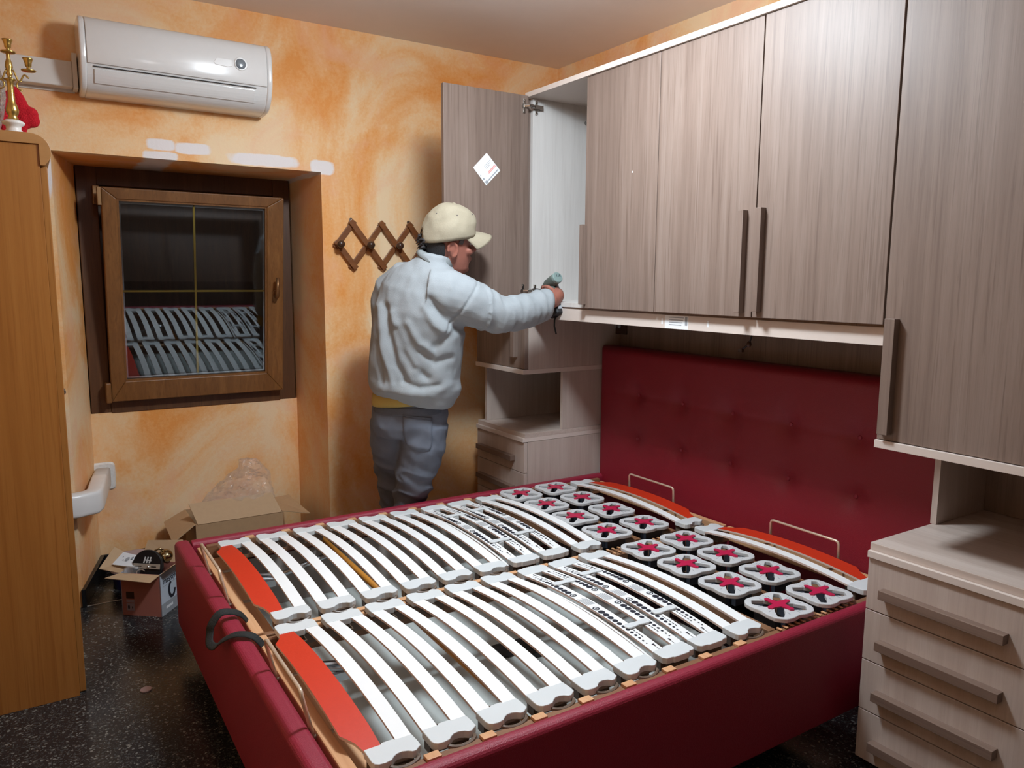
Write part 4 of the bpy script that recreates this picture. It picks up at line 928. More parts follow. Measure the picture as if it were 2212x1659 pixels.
bag = meshobj('plastic_bag', remesh(mb, .015, 1, disp=crumple), M_FILM, None); bag.data.polygons.foreach_set('use_smooth', [False]*len(bag.data.polygons)); tag(bag, 'clear crumpled plastic bag sticking out of the large cardboard box', 'bag')
# small printed carton with lamp parts
sb = thing('lamp_carton', 'small open rose and white printed carton beside the foot of the bed', 'box', (-2.25, -.15, 0))
A = Vector((-2.372, -.175, 0)); U = Vector((.138, -.113, 0)).normalized(); V = Vector((.113, .138, 0)).normalized(); LW, LD, H_ = .178, .150, .186
P_ = lambda u, v, z: tuple(A+U*u+V*v+Vector((0, 0, z)))
def pan(mb, u0, v0, u1, v1, z0, z1, th=.003):
    d = (Vector((u1-u0, v1-v0))).normalized(); n = Vector((-d.y, d.x))*th
    return mb.hexa([P_(u0, v0, z0), P_(u1, v1, z0), P_(u1+n.x, v1+n.y, z0), P_(u0+n.x, v0+n.y, z0), P_(u0, v0, z1), P_(u1, v1, z1), P_(u1+n.x, v1+n.y, z1), P_(u0+n.x, v0+n.y, z1)])
b = MB(); pan(b, 0, 0, LW, 0, 0, H_); fr = obj('front_side', b, M_BOXPRINT, sb)
b = MB(); pan(b, LW, .0, LW, LD, 0, H_); rs = obj('right_side', b, M_BOXSIDE, sb)
b = MB(); pan(b, LW, LD, 0, LD, 0, H_); obj('back_side', b, M_BOXPRINT, sb)
b = MB(); pan(b, 0, LD, 0, 0, 0, H_); obj('left_side', b, M_BOXSIDE, sb)
b = MB(); b.hexa([P_(.003, .003, 0), P_(LW-.003, .003, 0), P_(LW-.003, LD-.003, 0), P_(.003, LD-.003, 0), P_(.003, .003, .004), P_(LW-.003, .003, .004), P_(LW-.003, LD-.003, .004), P_(.003, LD-.003, .004)]); obj('bottom', b, M_CARDIN, sb)
def flap(q): b = MB(); panel(b, [P_(*p) for p in q], .0025); return obj('flap', b, M_CARDIN, sb)
flap([(0, 0, H_), (LW, 0, H_), (LW-.01, -.055, H_-.012), (-.035, -.05, H_-.004)])
flap([(0, LD, H_), (0, 0, H_), (-.105, .015, H_+.008), (-.115, LD-.01, H_+.060)])
flap([(LW, LD, H_), (0, LD, H_), (.005, LD+.05, H_+.075), (LW-.005, LD+.05, H_+.085)])
flap([(LW, 0, H_), (LW, LD, H_), (LW+.045, LD-.005, H_+.035), (LW+.045, .005, H_+.035)])
b = MB(); pan(b, LW+.0006, .002, LW+.0006, LD, 0, .052, -.0003); obj('grey_band', b, M_INKG, rs)
mwr = frame(P_(LW+.0012, LD*.50, H_-.040), V, (0, 0, 1))
text('lettering', 'massive', .036, M_INK, rs, mwr)
b = MB(); pan(b, LW+.0008, .02, LW+.0008, LD-.012, H_-.021, H_-.0195, -.0003); pan(b, LW+.0008, .02, LW+.0008, LD-.012, H_-.0615, H_-.060, -.0003); obj('rules', b, M_INKG, rs)
b = MB(); b.tube([P_(LW+.001, .085+.022*math.cos(a), .095+.034*math.sin(a)) for a in [1.9+k*.3 for k in range(15)]], [(.0012, .007)]*15, 8, up=tuple(U)); b.tube([P_(LW+.001, .10, .128), P_(LW+.001, .108, .15), P_(LW+.001, .128, .166)], .0012, 6); obj('picture', b, M_INK, rs)
b = MB(); pan(b, LW+.0009, .035, LW+.0009, .085, .034, .050, -.0004); obj('dark_label', b, M_INKG, rs)
b = MB(); pan(b, LW+.0012, .035, LW+.0012, .085, .022, .033, -.0004); obj('white_label', b, M_PAPER, rs)
b = MB(); pan(b, .022, -.0006, .058, -.0006, .075, .105, -.0003); obj('dark_label', b, M_KNOB, fr)
b = MB(); pan(b, .022, -.0008, .058, -.0008, .058, .071, -.0003); pan(b, .022, -.0008, .058, -.0008, .022, .054, -.0003); obj('white_label', b, M_LILAC, fr)
b = MB(); pan(b, .028, -.0012, .036, -.0012, .030, .044, -.0003); pan(b, .046, -.0012, .050, -.0012, .032, .040, -.0003); obj('label_print', b, M_INK, fr)
# contents: lamp rose, leaflet, brass lamp cup, small bag
W_ = Vector((0, 0, 1))
lr = thing('lamp_rose', 'black round lamp base with a metal strap and pale logo in the small carton', 'lamp part', P_(.10, .05, .19))
cen = Vector(P_(.098, .040, .207)); n = (-V*.95+W_*.22).normalized(); up_ = (W_-n*W_.dot(n)).normalized(); sd = up_.cross(n)
b = MB(); b.lathe([(.066, -.018), (.068, -.004), (.066, .0)], cen, 40, n); obj('disc', b, M_DARK, lr, smooth=False)
def onr(mb, pts, h0, h1): return mb.prism(pts, h0, h1, lambda u, v, w_: tuple(cen+sd*u+up_*v+n*w_))
b = MB(); onr(b, [(-.060, -.012), (.060, -.012), (.060, .009), (-.060, .009)], .0005, .004); st_ = obj('strap_plate', b, M_STRAPM, lr, bev=.0005)
b = MB(); 
for s_ in (-1, 1): onr(b, [(s_*.033-.011, -.0035), (s_*.033+.011, -.0035), (s_*.033+.011, .0), (s_*.033-.011, .0)], .0042, .0048)
obj('slot', b, M_DARK, st_)
b = MB(); b.lathe([(.006, 0), (.005, .004), (.001, .006)], cen+sd*.010-up_*.004+n*.004, 12, n); obj('screw', b, M_STEEL, st_, smooth=True)
b = MB()
for k in range(3):
    u0 = -.014+.0125*k; onr(b, [(u0-.004, .012), (u0+.002, .012), (u0+.008, .038), (u0+.002, .038)], .0003, .0009)
onr(b, [(-.014, .022), (.018, .020), (.018, .025), (-.012, .027)], .0003, .0008); obj('logo', b, M_CAP, lr)
b = MB(); b.tube([tuple(cen+sd*(-.022+.020*math.cos(a))+up_*(-.030+.014*math.sin(a))+n*.004) for a in [.6+k*.35 for k in range(15)]], .0015, 6); obj('wire_loop', b, M_WIRE, lr, smooth=True)
lf = thing('leaflet', 'white folded instruction leaflet lying on the small carton flap', 'leaflet', P_(.02, .07, .195))
b = MB(); panel(b, [P_(-.062, .055, .196), P_(.06, .03, .196), P_(.075, .085, .222), P_(-.045, .115, .226)], .003); sh = obj('sheets', b, M_PAPER, lf)
b = MB(); panel(b, [P_(-.070, .052, .200), P_(.045, .028, .203), P_(.06, .082, .229), P_(-.055, .112, .234)], .0012); s2 = obj('sheet', b, M_PAPER, lf)
b = MB()
def onl(u, v, r):
    o_ = Vector(P_(-.070, .052, .2018)); e1 = Vector(P_(.045, .028, .2048))-o_; e2 = Vector(P_(-.055, .112, .2358))-o_
    b.add([tuple(o_+e1*(u+r*math.cos(a)*.5)+e2*(v+r*math.sin(a))) for a in [k*math.pi/6 for k in range(12)]], [tuple(range(12))])
for u, v, r in ((.45, .5, .16), (.62, .62, .11), (.30, .4, .05), (.2, .62, .05), (.78, .35, .06)): onl(u, v, r)
obj('drawings', b, M_INKG, s2)
bc = thing('brass_lamp_cup', 'shiny brass lamp cup with a curved arm in the small carton', 'lamp part', P_(.155, .09, .20))
cc = Vector(P_(.150, .095, .232))
b = MB(); b.lathe([(.012, -.045), (.014, -.03), (.022, -.018), (.031, -.002), (.030, .010), (.024, .016), (.018, .020), (.012, .024), (.003, .025)], cc, 28, (-.25, -.62, .74)); obj('cup', b, M_BRASSD, bc, smooth=True)
b = MB(); b.tube([P_(.105, .07, .19), P_(.106, .072, .235), P_(.115, .08, .262), P_(.128, .088, .268), P_(.142, .095, .258)], .0045, 10); obj('arm', b, M_BRASSD, bc, smooth=True)
mb = MB(); mb.ell(P_(.035, .02, .186), (.032, .022, .022), None, 16, 10); mb.ell(P_(.055, .02, .192), (.02, .02, .018), None, 16, 10)
sbg = meshobj('small_bag', remesh(mb, .005, 2, disp=lambda co, no: .004*(1-abs(noise.noise(co*45))*2)), M_FILM, None); sbg.data.polygons.foreach_set('use_smooth', [False]*len(sbg.data.polygons)); tag(sbg, 'small clear plastic bag of screws in the small carton', 'bag')
tb = thing('plastic_tub', 'indigo plastic tub with a lilac lid on the floor behind the small carton', 'tub', (-2.285, .20, 0))
b = MB(); b.loft([((-2.285, .19, 0), (.085, 0, 0), (0, .09, 0), .6), ((-2.285, .19, .085), (.097, 0, 0), (0, .105, 0), .6)], 28); obj('tub', b, M_BLUE, tb, smooth=False)
b = MB(); b.loft([((-2.285, .19, .086), (.103, 0, 0), (0, .112, 0), .6), ((-2.285, .19, .118), (.101, 0, 0), (0, .110, 0), .6), ((-2.285, .19, .124), (.085, 0, 0), (0, .10, 0), .6)], 28); obj('lid', b, M_LILAC, tb, smooth=False)
b = MB(); b.lathe([(.0185, 0.0003), (.0185, .0035), (.0165, .0042)], (-2.370, -.884, 0), 24); o = obj('felt_pad', b, M_LILAC, None, loc=(-2.37, -.884, 0)); tag(o, 'round pale felt pad lying on the dark floor', 'pad')

# ------------------------------------------------------------------ the man
man = thing('person', 'man in a pale grey sweatshirt and beige cap leaning over to drill at the cabinet', 'person', (-1.23, -.42, 0))
man['group'] = 'people'; del man['group']
FW = Vector((.539, .842, 0)); RT = Vector((.842, -.539, 0))
latL = (RT*.97-FW*.25).normalized(); latH = (latL-Vector((0, 0, .20))).normalized(); latU = (RT*.86-FW*.50-Vector((0, 0, .22))).normalized()
def sec(c, lat, hw, hd, pw=.85):
    lat = Vector(lat).normalized(); dp = Vector((-lat.y, lat.x, 0)).normalized(); return (c, lat*hw, dp*hd, pw)
TOR = [((-1.223, -.631, .898), latH, .172, .118), ((-1.223, -.634, .918), latH, .190, .132), ((-1.222, -.645, .962), latH, .204, .146), ((-1.222, -.662, 1.05), latL, .205, .150), ((-1.224, -.692, 1.17), (latL*.6+latU*.4), .203, .144),
       ((-1.219, -.722, 1.29), latU, .204, .140), ((-1.212, -.732, 1.375), latU, .196, .128), ((-1.196, -.742, 1.435), latU, .165, .110), ((-1.185, -.752, 1.475), latU, .110, .088), ((-1.178, -.760, 1.505), latU, .070, .068), ((-1.172, -.764, 1.53), latU, .062, .064)]
SH_R, EL_R, FM_R, WR_R = Vector((-1.125, -.862, 1.352)), Vector((-.925, -.905, 1.272)), Vector((-.785, -.897, 1.292)), Vector((-.668, -.885, 1.328))
SH_L, EL_L, WR_L = Vector((-1.268, -.575, 1.425)), Vector((-1.262, -.462, 1.17)), Vector((-1.190, -.575, 1.275))
mb = MB(); mb.loft([sec(*t) for t in TOR], 32)
mb.tube([SH_R+Vector((-.10, .06, .02)), SH_R+Vector((-.03, .018, .006)), SH_R+Vector((.05, -.012, -.020)), SH_R+Vector((.12, -.03, -.052)), EL_R, FM_R, WR_R+Vector((-.045, -.003, -.012)), WR_R], [.105, .112, .100, .088, .078, .072, .062, .046], 20)
mb.tube([SH_L+Vector((.09, -.075, -.01)), SH_L+Vector((.03, -.02, -.012)), SH_L+Vector((.0, .02, -.05)), SH_L+Vector((-.004, .055, -.11)), EL_L, WR_L+Vector((-.03, .05, -.045)), WR_L+Vector((-.01, .01, -.01))], [.080, .090, .092, .085, .075, .060, .045], 18)
FOLDS = [(-.016, .016, [(-.091, 1.31), (-.072, 1.179), (-.048, 1.073), (-.011, 1.009)]), (-.016, .017, [(-.04, 1.216), (-.01, 1.127), (.026, 1.063), (.084, 1.015)]), (-.014, .016, [(.064, 1.132), (.117, 1.079), (.175, 1.101)]),
         (-.014, .016, [(.103, 1.343), (.145, 1.286), (.213, 1.223)]), (-.014, .018, [(.117, 1.143), (.17, 1.191), (.223, 1.223)]), (-.012, .012, [(-.136, 1.152), (-.122, 1.046), (-.113, .987)]),
         (.012, .016, [(-.117, 1.31), (-.105, 1.126), (-.065, .987)]), (.013, .018, [(-.06, 1.284), (-.02, 1.153), (.042, 1.047)]), (.012, .018, [(.013, 1.243), (.054, 1.164), (.101, 1.133)]), (.012, .018, [(.082, 1.311), (.118, 1.244), (.17, 1.207)]),
         (.010, .02, [(-.10, .965), (.0, .950), (.10, .945), (.17, .985)]), (-.010, .012, [(-.02, 1.0), (.05, .975), (.13, .985)])]
def fleece(co, no):
    d = .007*noise.noise(co*7)+.004*noise.noise(co*15+Vector((5, 2, 9)))+.0022*noise.noise(Vector((co.x*34, co.y*34, co.z*18)))
    # drape folds on the back, drawn as valleys and ridges fanning out from the raised arm
    if no.dot(FW) < .35:
        u = (co-Vector((-1.223, -.64, 0))).dot(RT); k = 1.0
        for amp, wd, pts in FOLDS:
            best = 9
            for (u0, z0), (u1, z1) in zip(pts, pts[1:]):
                du, dz = u1-u0, z1-z0; t = max(0, min(1, ((u-u0)*du+(co.z-z0)*dz)/(du*du+dz*dz)))
                best = min(best, math.hypot(u-u0-du*t, co.z-z0-dz*t))
            if best < wd*3: d += .8*amp*math.exp(-(best/wd)**2)
    if co.z < 1.02 and co.x < -1.0:
        d += .011*max(0, 1-abs(co.z-.955)/.045)*(.5+noise.noise(co*9)) 
    if co.x > -1.03 and co.z > 1.15:   # sleeve rings
        s_ = (co-SH_R).dot((WR_R-SH_R).normalized()); d += .007*(1-abs(noise.noise(Vector((s_*19, co.z*5, 1.7))))*2.2)+.004*noise.noise(co*22)
        d += .010*math.exp(-((s_-.43)/.022)**2)-.008*math.exp(-((s_-.462)/.012)**2)
    # armhole seam
    s_ = (co-SH_R).dot(Vector((.80, -.25, -.55)).normalized()); d -= .006*math.exp(-((s_-.035)/.006)**2) if co.x > -1.2 and co.z > 1.2 and no.dot(FW) < .3 else 0
    return d
swe = meshobj('sweatshirt', remesh(mb, .0065, 7, disp=fleece), M_FLEECE, man)
b = MB(); cs = []
for k, (c, hw, hd) in enumerate((((-1.180, -.748, 1.480), .074, .072), ((-1.170, -.754, 1.510), .064, .063), ((-1.164, -.758, 1.532), .062, .062))): cs.append(sec(c, latU+Vector((0, 0, -.12)), hw, hd, 1))
cs += [sec((-1.168, -.756, 1.530), latU+Vector((0, 0, -.15)), .068, .068, 1), sec((-1.172, -.760, 1.506), latU+Vector((0, 0, -.30)), .082, .080, 1)]
b.loft(cs, 32, caps=False); obj('collar', b, M_FLEECE2, man, smooth=True, solid=.004)
b = MB(); b.loft([sec((-1.262, -.600, .884), latL, .122, .108), sec((-1.262, -.602, .90), latL, .128, .114), sec((-1.262, -.605, .94), latL, .124, .11)], 32); 
b.v = [(x, y, z-.012*max(0, -(Vector((x+1.223, y+.62, 0)).dot(RT))/.17)) for x, y, z in b.v]
obj('tee_hem', b, M_TEE, man, smooth=True, label='mustard t-shirt hem under the sweatshirt')
# jeans
HIP = Vector((-1.218, -.585, .80))
mb = MB()
mb.loft([sec((-1.222, -.608, .895), latL, .160, .110), sec((-1.222, -.602, .87), latL, .166, .116), sec((-1.220, -.592, .83), latL, .172, .130), sec((-1.219, -.585, .78), latL, .172, .134), sec((-1.217, -.580, .73), latL, .150, .115)], 28)
LEG_R = [(-1.166, -.655, .80), (-1.176, -.640, .70), (-1.187, -.598, .585), (-1.193, -.548, .46), (-1.197, -.510, .362), (-1.200, -.472, .24), (-1.202, -.440, .12), (-1.204, -.425, .055)]
LEG_L = [(-1.262, -.505, .79), (-1.248, -.470, .68), (-1.218, -.420, .56), (-1.200, -.388, .44), (-1.190, -.364, .34), (-1.182, -.335, .21), (-1.178, -.313, .12), (-1.177, -.305, .055)]
RAD = [.102, .104, .094, .078, .070, .068, .068, .070]
mb.tube(LEG_R, RAD, 20, up=(1, 0, 0)); mb.tube(LEG_L, RAD, 20, up=(1, 0, 0))
def crease(co, no):
    k = min(1, max(0, (.72-co.z)/.25))
    d = .006*noise.noise(co*8)+.0045*noise.noise(co*17)
    d += k*.015*(1-abs(noise.noise(Vector((co.x*6, co.y*6, co.z*19+co.x*9)))*2.3))
    d += (1-k)*.006*(1-abs(noise.noise(Vector((co.x*9+co.z*5, co.y*9, co.z*7+2))))*2.2)
    return d-.004
jn = meshobj('jeans', remesh(mb, .007, 6, disp=crease), M_DENIM, man)
bvh = BVHTree.FromPolygons([v.co+worg(jn) for v in jn.data.vertices], [tuple(p.vertices) for p in jn.data.polygons])
def patch(name, c, hw, hh, th, mat, inner=None, tilt=0):
    """cloth patch laid on the back of the jeans"""
    mb = MB(); n1, n2 = 12, 12; vs = []; ok = True
    for j in range(n2+1):
        for i in range(n1+1):
            u = -1+2*i/n1; v = -1+2*j/n2
            sh_ = hw*(1-.16*max(0, -v)**3*1.2)
            p = Vector(c)+RT*(u*sh_)+Vector((0, 0, v*hh+tilt*u*hw - (.18*hh*(1-abs(u)) if v < -.9 else 0)))-FW*.6
            hit = bvh.ray_cast(p, FW)
            if hit[0] is None: return None
            vs.append(hit[0]-FW*.0025)
    fs = [(j*(n1+1)+i, j*(n1+1)+i+1, (j+1)*(n1+1)+i+1, (j+1)*(n1+1)+i) for j in range(n2) for i in range(n1)]
    mb.add(vs, fs); return obj(name, mb, mat, man, smooth=True, solid=th)
patch('back_pocket', (-1.175, -.62, .765), .062, .068, .003, M_DENIM, tilt=-.15)
patch('pocket_edge', (-1.176, -.62, .836), .062, .0035, .006, M_DENIMD, tilt=-.15)
patch('belt', (-1.222, -.60, .858), .150, .015, .003, M_DENIMD)
for a_, d_ in ((LEG_R, (.80, .60, 0)), (LEG_L, (.86, .51, 0))):
    c = Vector(a_[-1]); d_ = Vector(d_).normalized(); s_ = Vector((d_.y, -d_.x, 0)); b = MB()
    b.loft([(c-d_*.075+Vector((0, 0, -.022)), s_*.026, Vector((0, 0, .030)), .8), (c-d_*.05+Vector((0, 0, -.010)), s_*.036, Vector((0, 0, .044)), .8), (c+d_*.02+Vector((0, 0, -.008)), s_*.040, Vector((0, 0, .046)), .8), (c+d_*.10+Vector((0, 0, -.022)), s_*.046, Vector((0, 0, .032)), .8), (c+d_*.17+Vector((0, 0, -.028)), s_*.040, Vector((0, 0, .026)), .8), (c+d_*.20+Vector((0, 0, -.036)), s_*.02, Vector((0, 0, .014)), .8)], 20)
    obj('shoe', b, M_SHOE, man, smooth=True, sub=1)
# head: built upright at the origin (x forward, z up, chin near z=0), then turned and placed
HS = 1.06; HY = R(-12); HP = R(5)
HM = Matrix.Translation(Vector((-1.100, -.752, 1.566))) @ Matrix.Rotation(HY, 4, 'Z') @ Matrix.Rotation(HP, 4, 'Y') @ Matrix.Rotation(R(15), 4, 'X') @ Matrix.Scale(HS, 4) @ Matrix.Translation(Vector((0, 0, -.10)))
LV = [(-.012, .060, -.030, .040), (.0, .083, -.040, .048), (.02, .092, -.050, .057), (.045, .091, -.066, .064), (.07, .092, -.084, .069), (.10, .090, -.096, .073), (.125, .084, -.101, .076), (.15, .092, -.103, .078), (.18, .086, -.100, .076), (.205, .066, -.085, .066), (.225, .035, -.055, .044), (.234, .008, -.022, .016)]
def head_secs(off=0, zmin=-1, zmax=1):
    o_ = []
    for z, xf, xb, hw in LV:
        if zmin <= z <= zmax: o_.append((((xf+xb)/2, 0, z), Vector(((xf-xb)/2+off, 0, 0)), Vector((0, hw+off, 0)), .86))
    return o_
hb = MB(); hb.loft(head_secs(), 32)
hb.ell((.098, 0, .098), (.020, .015, .016)); hb.tube([(.084, 0, .135), (.093, 0, .118), (.102, 0, .100)], [.009, .010, .013], 12)
hb.ell((.090, .012, .094), (.014, .009, .009)); hb.ell((.090, -.012, .094), (.014, .009, .009))
hb.ell((.084, .030, .149), (.016, .026, .009)); hb.ell((.084, -.030, .149), (.016, .026, .009))
hb.ell((.091, 0, .061), (.011, .025, .006)); hb.ell((.089, 0, .050), (.011, .022, .007)); hb.ell((.080, 0, .014), (.018, .022, .015))
for s_ in (-1, 1):
    hb.ell((.070, s_*.048, .098), (.022, .018, .018))
    m = Matrix.Rotation(R(-12), 3, 'Y')
    hb.ell((-.006, s_*.074, .102), (.014, .009, .026), m)
    hb.tube([Vector((-.006, s_*.080, .102))+m @ Vector((.019*math.cos(a), s_*.004, .031*math.sin(a))) for a in [-1.2+k*.42 for k in range(12)]], .0055, 8)
    hb.ell((.004, s_*.077, .075), (.009, .006, .010))
hb.tube([(-.025, 0, .06), (-.040, 0, .0), (-.062, 0, -.06)], [.058, .058, .064], 24)
hb.xform(HM)
sm_ = lambda s: [(Vector(c), lat, hw*.86, hd*.86) for c, lat, hw, hd in s]
bb = MB(); bb.v = list(hb.v); bb.f = list(hb.f)
bb.loft([sec(*t) for t in sm_(TOR[1:-2])], 28)
bb.loft([sec((-1.222, -.612, .93), latL, .13, .09), sec((-1.220, -.592, .83), latL, .13, .09), sec((-1.217, -.580, .72), latL, .11, .075)], 24)
bb.tube([SH_R+Vector((-.08, .05, .02)), SH_R, EL_R, FM_R, WR_R, WR_R+Vector((.025, -.004, .008))], [.08, .075, .05, .044, .030, .028], 16)
bb.tube([SH_L+Vector((.08, -.07, -.03)), SH_L+Vector((.02, 0, -.05)), EL_L, WR_L, WR_L+Vector((.02, -.01, .01))], [.055, .055, .045, .030, .027], 16)
bb.tube(LEG_R, [r*.72 for r in RAD[:5]]+[.048, .042, .042], 16, up=(1, 0, 0)); bb.tube(LEG_L, [r*.72 for r in RAD[:5]]+[.048, .042, .042], 16, up=(1, 0, 0))
# right hand closed round the grip of the drill
DX = -.608; DB = Vector((DX, -.862, 1.436)); DA = Vector((0, .905, -.425)).normalized(); GH = Vector((-.06, -.37, -.92)).normalized()
G0 = DB+DA*.055; GC = G0+GH*.07
KN = GC+Vector((.036, .020, .018))
WH = WR_R+Vector((.018, -.003, .006))
def finger(pts, r0): bb.tube(pts, [r0, r0, r0*.96, r0*.9, r0*.72][:len(pts)], 10)
for k, q in enumerate((-.032, -.011, .010, .030)):
    base_ = KN+GH*q+Vector((-.004*abs(q)*30*.3, -.004*(k > 1), 0)); ln = (.95, 1.06, 1.0, .82)[k]
    bb.tube([WH+GH*q*.5, (WH+base_)/2+GH*q*.25+Vector((.010, -.004, 0)), base_], [.020, .017, .0125], 12)
    finger([base_, base_+Vector((-.008, .030, -.002))*ln, base_+Vector((-.034, .042, -.004))*ln, base_+Vector((-.058, .030, -.004))*ln, base_+Vector((-.066, .012, -.003))*ln], .0100-.0006*(k == 3))
bb.tube([WH, (WH+KN)/2+Vector((.006, -.010, .004)), KN+Vector((-.004, -.012, 0))], [.026, .031, .024], 14)
finger([WH+Vector((.006, .006, .022)), GC+Vector((-.018, -.022, .030)), GC+Vector((-.030, .004, .044)), GC+Vector((-.026, .034, .046))], .0115)
# left hand holding the edge of the open door
KL = Vector((-1.104, -.632, 1.335)); WLh = WR_L+Vector((.012, -.008, .010))
for k, q in enumerate((.032, .011, -.010, -.030)):
    base_ = KL+Vector((0, 0, q)); ln = (.95, 1.05, 1.0, .82)[k]
    bb.tube([WLh+Vector((0, 0, q*.5)), (WLh+base_)/2+Vector((0, 0, q*.2)), base_], [.018, .016, .0115], 12)
    finger([base_, base_+Vector((.002, -.030, .002))*ln, base_+Vector((.014, -.044, .003))*ln, base_+Vector((.038, -.046, .002))*ln, base_+Vector((.050, -.045, .001))*ln], .0095-.0006*(k == 3))
bb.tube([WLh, (WLh+KL)/2, KL+Vector((-.012, .004, 0))], [.024, .028, .022], 14)
finger([WLh+Vector((.012, .012, .012)), Vector((-1.108, -.600, 1.352)), Vector((-1.082, -.622, 1.372)), Vector((-1.058, -.628, 1.380))], .0110)
body = meshobj('body', remesh(bb, .0046, 5, .45), M_SKIN, man)
for s_ in (-1, 1):
    b = MB(); b.ell((.074, s_*.031, .127), (.012, .012, .010)); b.xform(HM); obj('eye', b, M_EYE, man, smooth=True)
# hair: back and sides below the cap
b = MB(); b.loft(head_secs(.0065, .04, .126), 48, caps=False)
inv = []
b2 = MB(); keep = []
for f in b.f:
    c = sum((Vector(b.v[i]) for i in f), Vector())/len(f)
    ear = abs(c.y) > .05 and -.03 < c.x < .022 and c.z < .132
    lim = .012 if c.z > .10 else -.020
    if c.x < lim and not ear and c.z > .052+.25*max(0, c.x+.06): keep.append(f)
b2.v = b.v; b2.f = keep
b2.xform(HM); ho = obj('hair', b2, M_HAIR, man, smooth=True, solid=.008, sub=1)
b = MB()
for k in range(26):
    a = random.uniform(-.42, .42); z = random.uniform(.088, .122); p = Vector((-.104*math.cos(a), .078*math.sin(a)*1.1, z)); q = p+Vector((-.020-random.random()*.012, random.uniform(-.008, .008), random.uniform(-.016, .010)))
    b.tube([p, (p+q)/2+Vector((0, 0, .004)), q], [.008, .006, .001], 6)
b.xform(HM); obj('hair_tuft', b, M_HAIR, ho, smooth=True)
# cap: six-panel crown, curved peak, button, eyelets
def cap_pt(a, t):   # a round the head, t from rim 0 to crown 1
    ca, sa = math.cos(a), math.sin(a)
    rim = .140+.020*ca if ca > 0 else .140+.036*ca
    th = t*math.pi/2
    rx_ = (.100 if ca > 0 else .113); x = -.004+rx_*ca*math.cos(th)**.80; y = .0900*sa*math.cos(th)**.80
    z = rim+(.264-rim)*math.sin(th)**.92
    pan = 1-.010*max(0, 1-abs(((a+math.pi/6) % (math.pi/3))-math.pi/6)/.05)*math.cos(th)
    dn = .008*noise.noise(Vector((x*14, y*14, z*20+3)))+.003*noise.noise(Vector((x*40, y*40, z*40)))+.003
    return Vector((x*pan, y*pan, z))*(1)+Vector((ca, sa, .3))*dn
b = MB(); na, nt_ = 72, 18; vs = [cap_pt(2*math.pi*i/na, j/nt_) for j in range(nt_+1) for i in range(na)]
fs = []
for j in range(nt_):
    for i in range(na):
        a = 2*math.pi*(i+.5)/na; t = (j+.5)/nt_
        if abs(a-math.pi) < .30*(1-t/.22) and t < .22: continue    # strap opening at the back
        fs.append((j*na+i, j*na+(i+1) % na, (j+1)*na+(i+1) % na, (j+1)*na+i))
b.add(vs, fs); b.xform(HM); cp = obj('cap', b, M_CAPCLOTH, man, smooth=True, solid=.0035)
b = MB(); vs = []; n1, n2 = 24, 8
for j in range(n2+1):
    for i in range(n1+1):
        a = -1.12+2.24*i/n1; t = j/n2
        p0 = Vector((-.004+.099*math.cos(a), .0865*math.sin(a), .140+.020*math.cos(a)+.004))
        ext_ = .074*math.cos(a*.80)**.6
        p = p0+Vector((ext_*t, math.sin(a)*.004*t, .010*t-.014*t*t))
        p.z -= .55*(p.y**2)/.0865*t**.8*.9
        vs.append(p)
fs = [(j*(n1+1)+i, j*(n1+1)+i+1, (j+1)*(n1+1)+i+1, (j+1)*(n1+1)+i) for j in range(n2) for i in range(n1)]
b.add(vs, fs); b.xform(HM); obj('peak', b, M_CAPCLOTH, cp, smooth=True, solid=.004)
b = MB(); b.ell((-.004, 0, .266), (.009, .009, .005)); b.xform(HM); obj('button', b, M_CAPCLOTH, cp, smooth=True)
b = MB()
for a in (-2.6, -1.57, -.52, .52, 1.57, 2.6): p = cap_pt(a, .52); b.ell(p+Vector((math.cos(a), math.sin(a), .6))*.001, (.0028, .0028, .0028), None, 8, 6)
b.xform(HM); obj('eyelets', b, M_HAIRG, cp)
b = MB(); b.loft(head_secs(.0035, .07, .15), 96, caps=False); b3 = MB(); b3.v = list(b.v)
b3.f = [f for f in b.f if (lambda c: c.y < -.03 and .014 < c.x < .038 and .114 < c.z)(sum((Vector(b.v[i]) for i in f), Vector())/4)]
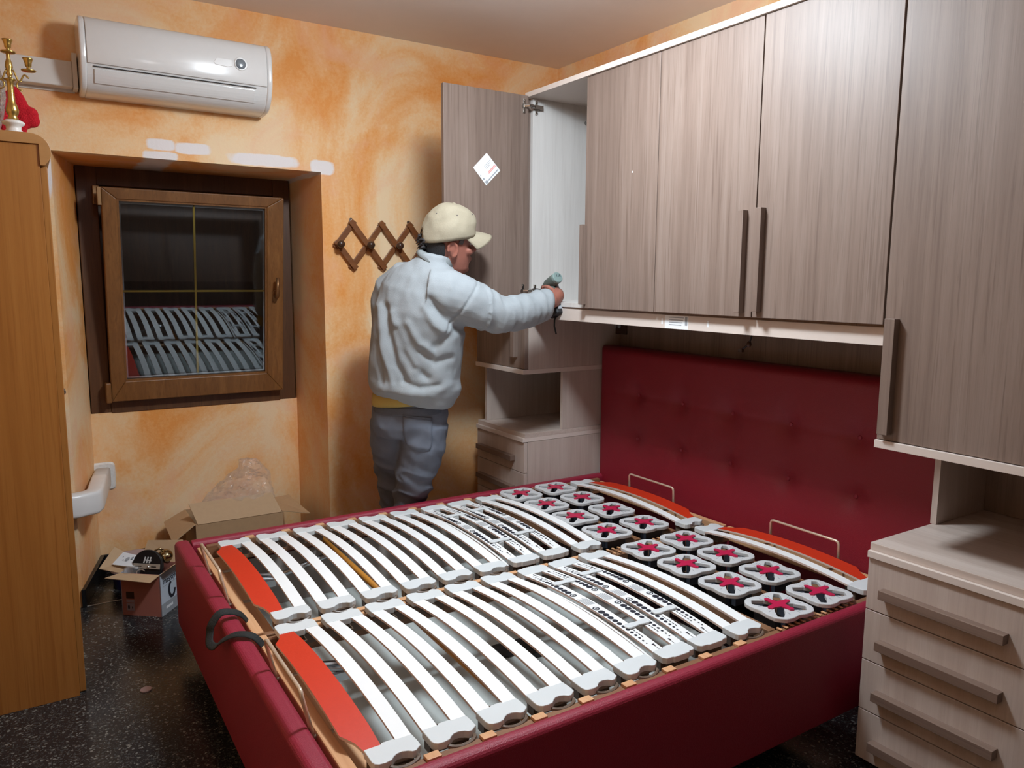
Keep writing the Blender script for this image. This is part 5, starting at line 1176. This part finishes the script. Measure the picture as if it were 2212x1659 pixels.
b3.xform(HM); obj('sideburn', b3, M_HAIRG, ho, smooth=True, solid=.003, label='greying sideburn', kind='stuff')

# the drill in his right hand
dr = thing('power_drill', 'small grey-green cordless screwdriver with black battery in the right hand of the man', 'drill', DB)
b = MB(); b.lathe([(.020, .0), (.0255, .006), (.0265, .03), (.0255, .075), (.021, .095), (.018, .102)], DB, 28, DA); bd = obj('motor_housing', b, M_DRILLG, dr, smooth=True)
b = MB(); b.lathe([(.0225, -.003), (.0258, .0005), (.0262, .012)], DB, 28, DA); obj('end_cap', b, M_DRILLC, bd)
b = MB(); b.lathe([(.0175, .100), (.0165, .118), (.011, .130), (.006, .134)], DB, 20, DA); ck = obj('chuck', b, M_DARK, dr, smooth=True)
b = MB(); b.lathe([(.003, .13), (.003, .172), (.002, .178)], DB, 8, DA); obj('bit', b, M_STEEL, ck)
b = MB(); b.tube([G0+GH*.012, G0+GH*.05, G0+GH*.11], [(.021, .016), (.019, .0145), (.021, .016)], 16, up=tuple(DA)); obj('grip', b, M_DRILLG, dr, smooth=True)
b = MB(); bm_ = frame(G0+GH*.135, DA, Vector((1, 0, 0)))
b.loft([((0, 0, k), Vector((.036*s_, 0, 0)), Vector((0, .024*s_, 0)), .5) for k, s_ in ((-.024, .9), (-.018, 1), (.020, 1), (.027, .86))], 24); b.xform(bm_); bt = obj('battery', b, M_DARK, dr, bev=.002)
b = MB(); b.add([tuple(bm_ @ Vector(p)) for p in ((-.0365, -.012, -.010), (-.0365, .012, -.010), (-.0365, .012, .006), (-.0365, -.012, .006))], [(0, 1, 2, 3)]); obj('label', b, M_INKG, bt)
p0 = G0+GH*.158
b = MB(); b.tube([p0, p0+Vector((-.004, .010, -.02)), p0+Vector((-.003, .012, -.05)), p0+Vector((.006, .010, -.085))], [(.002, .006)]*4, 8, up=(1, 0, 0)); obj('wrist_strap', b, M_STRAP, dr, smooth=True)
upd = (Vector((0, 0, 1))-DA*DA.z).normalized(); sdd = Vector((1, 0, 0))
text('lettering', '118', .017, M_INK, bd, frame(DB-DA*.0034+upd*.007+sdd*.003, sdd, upd))
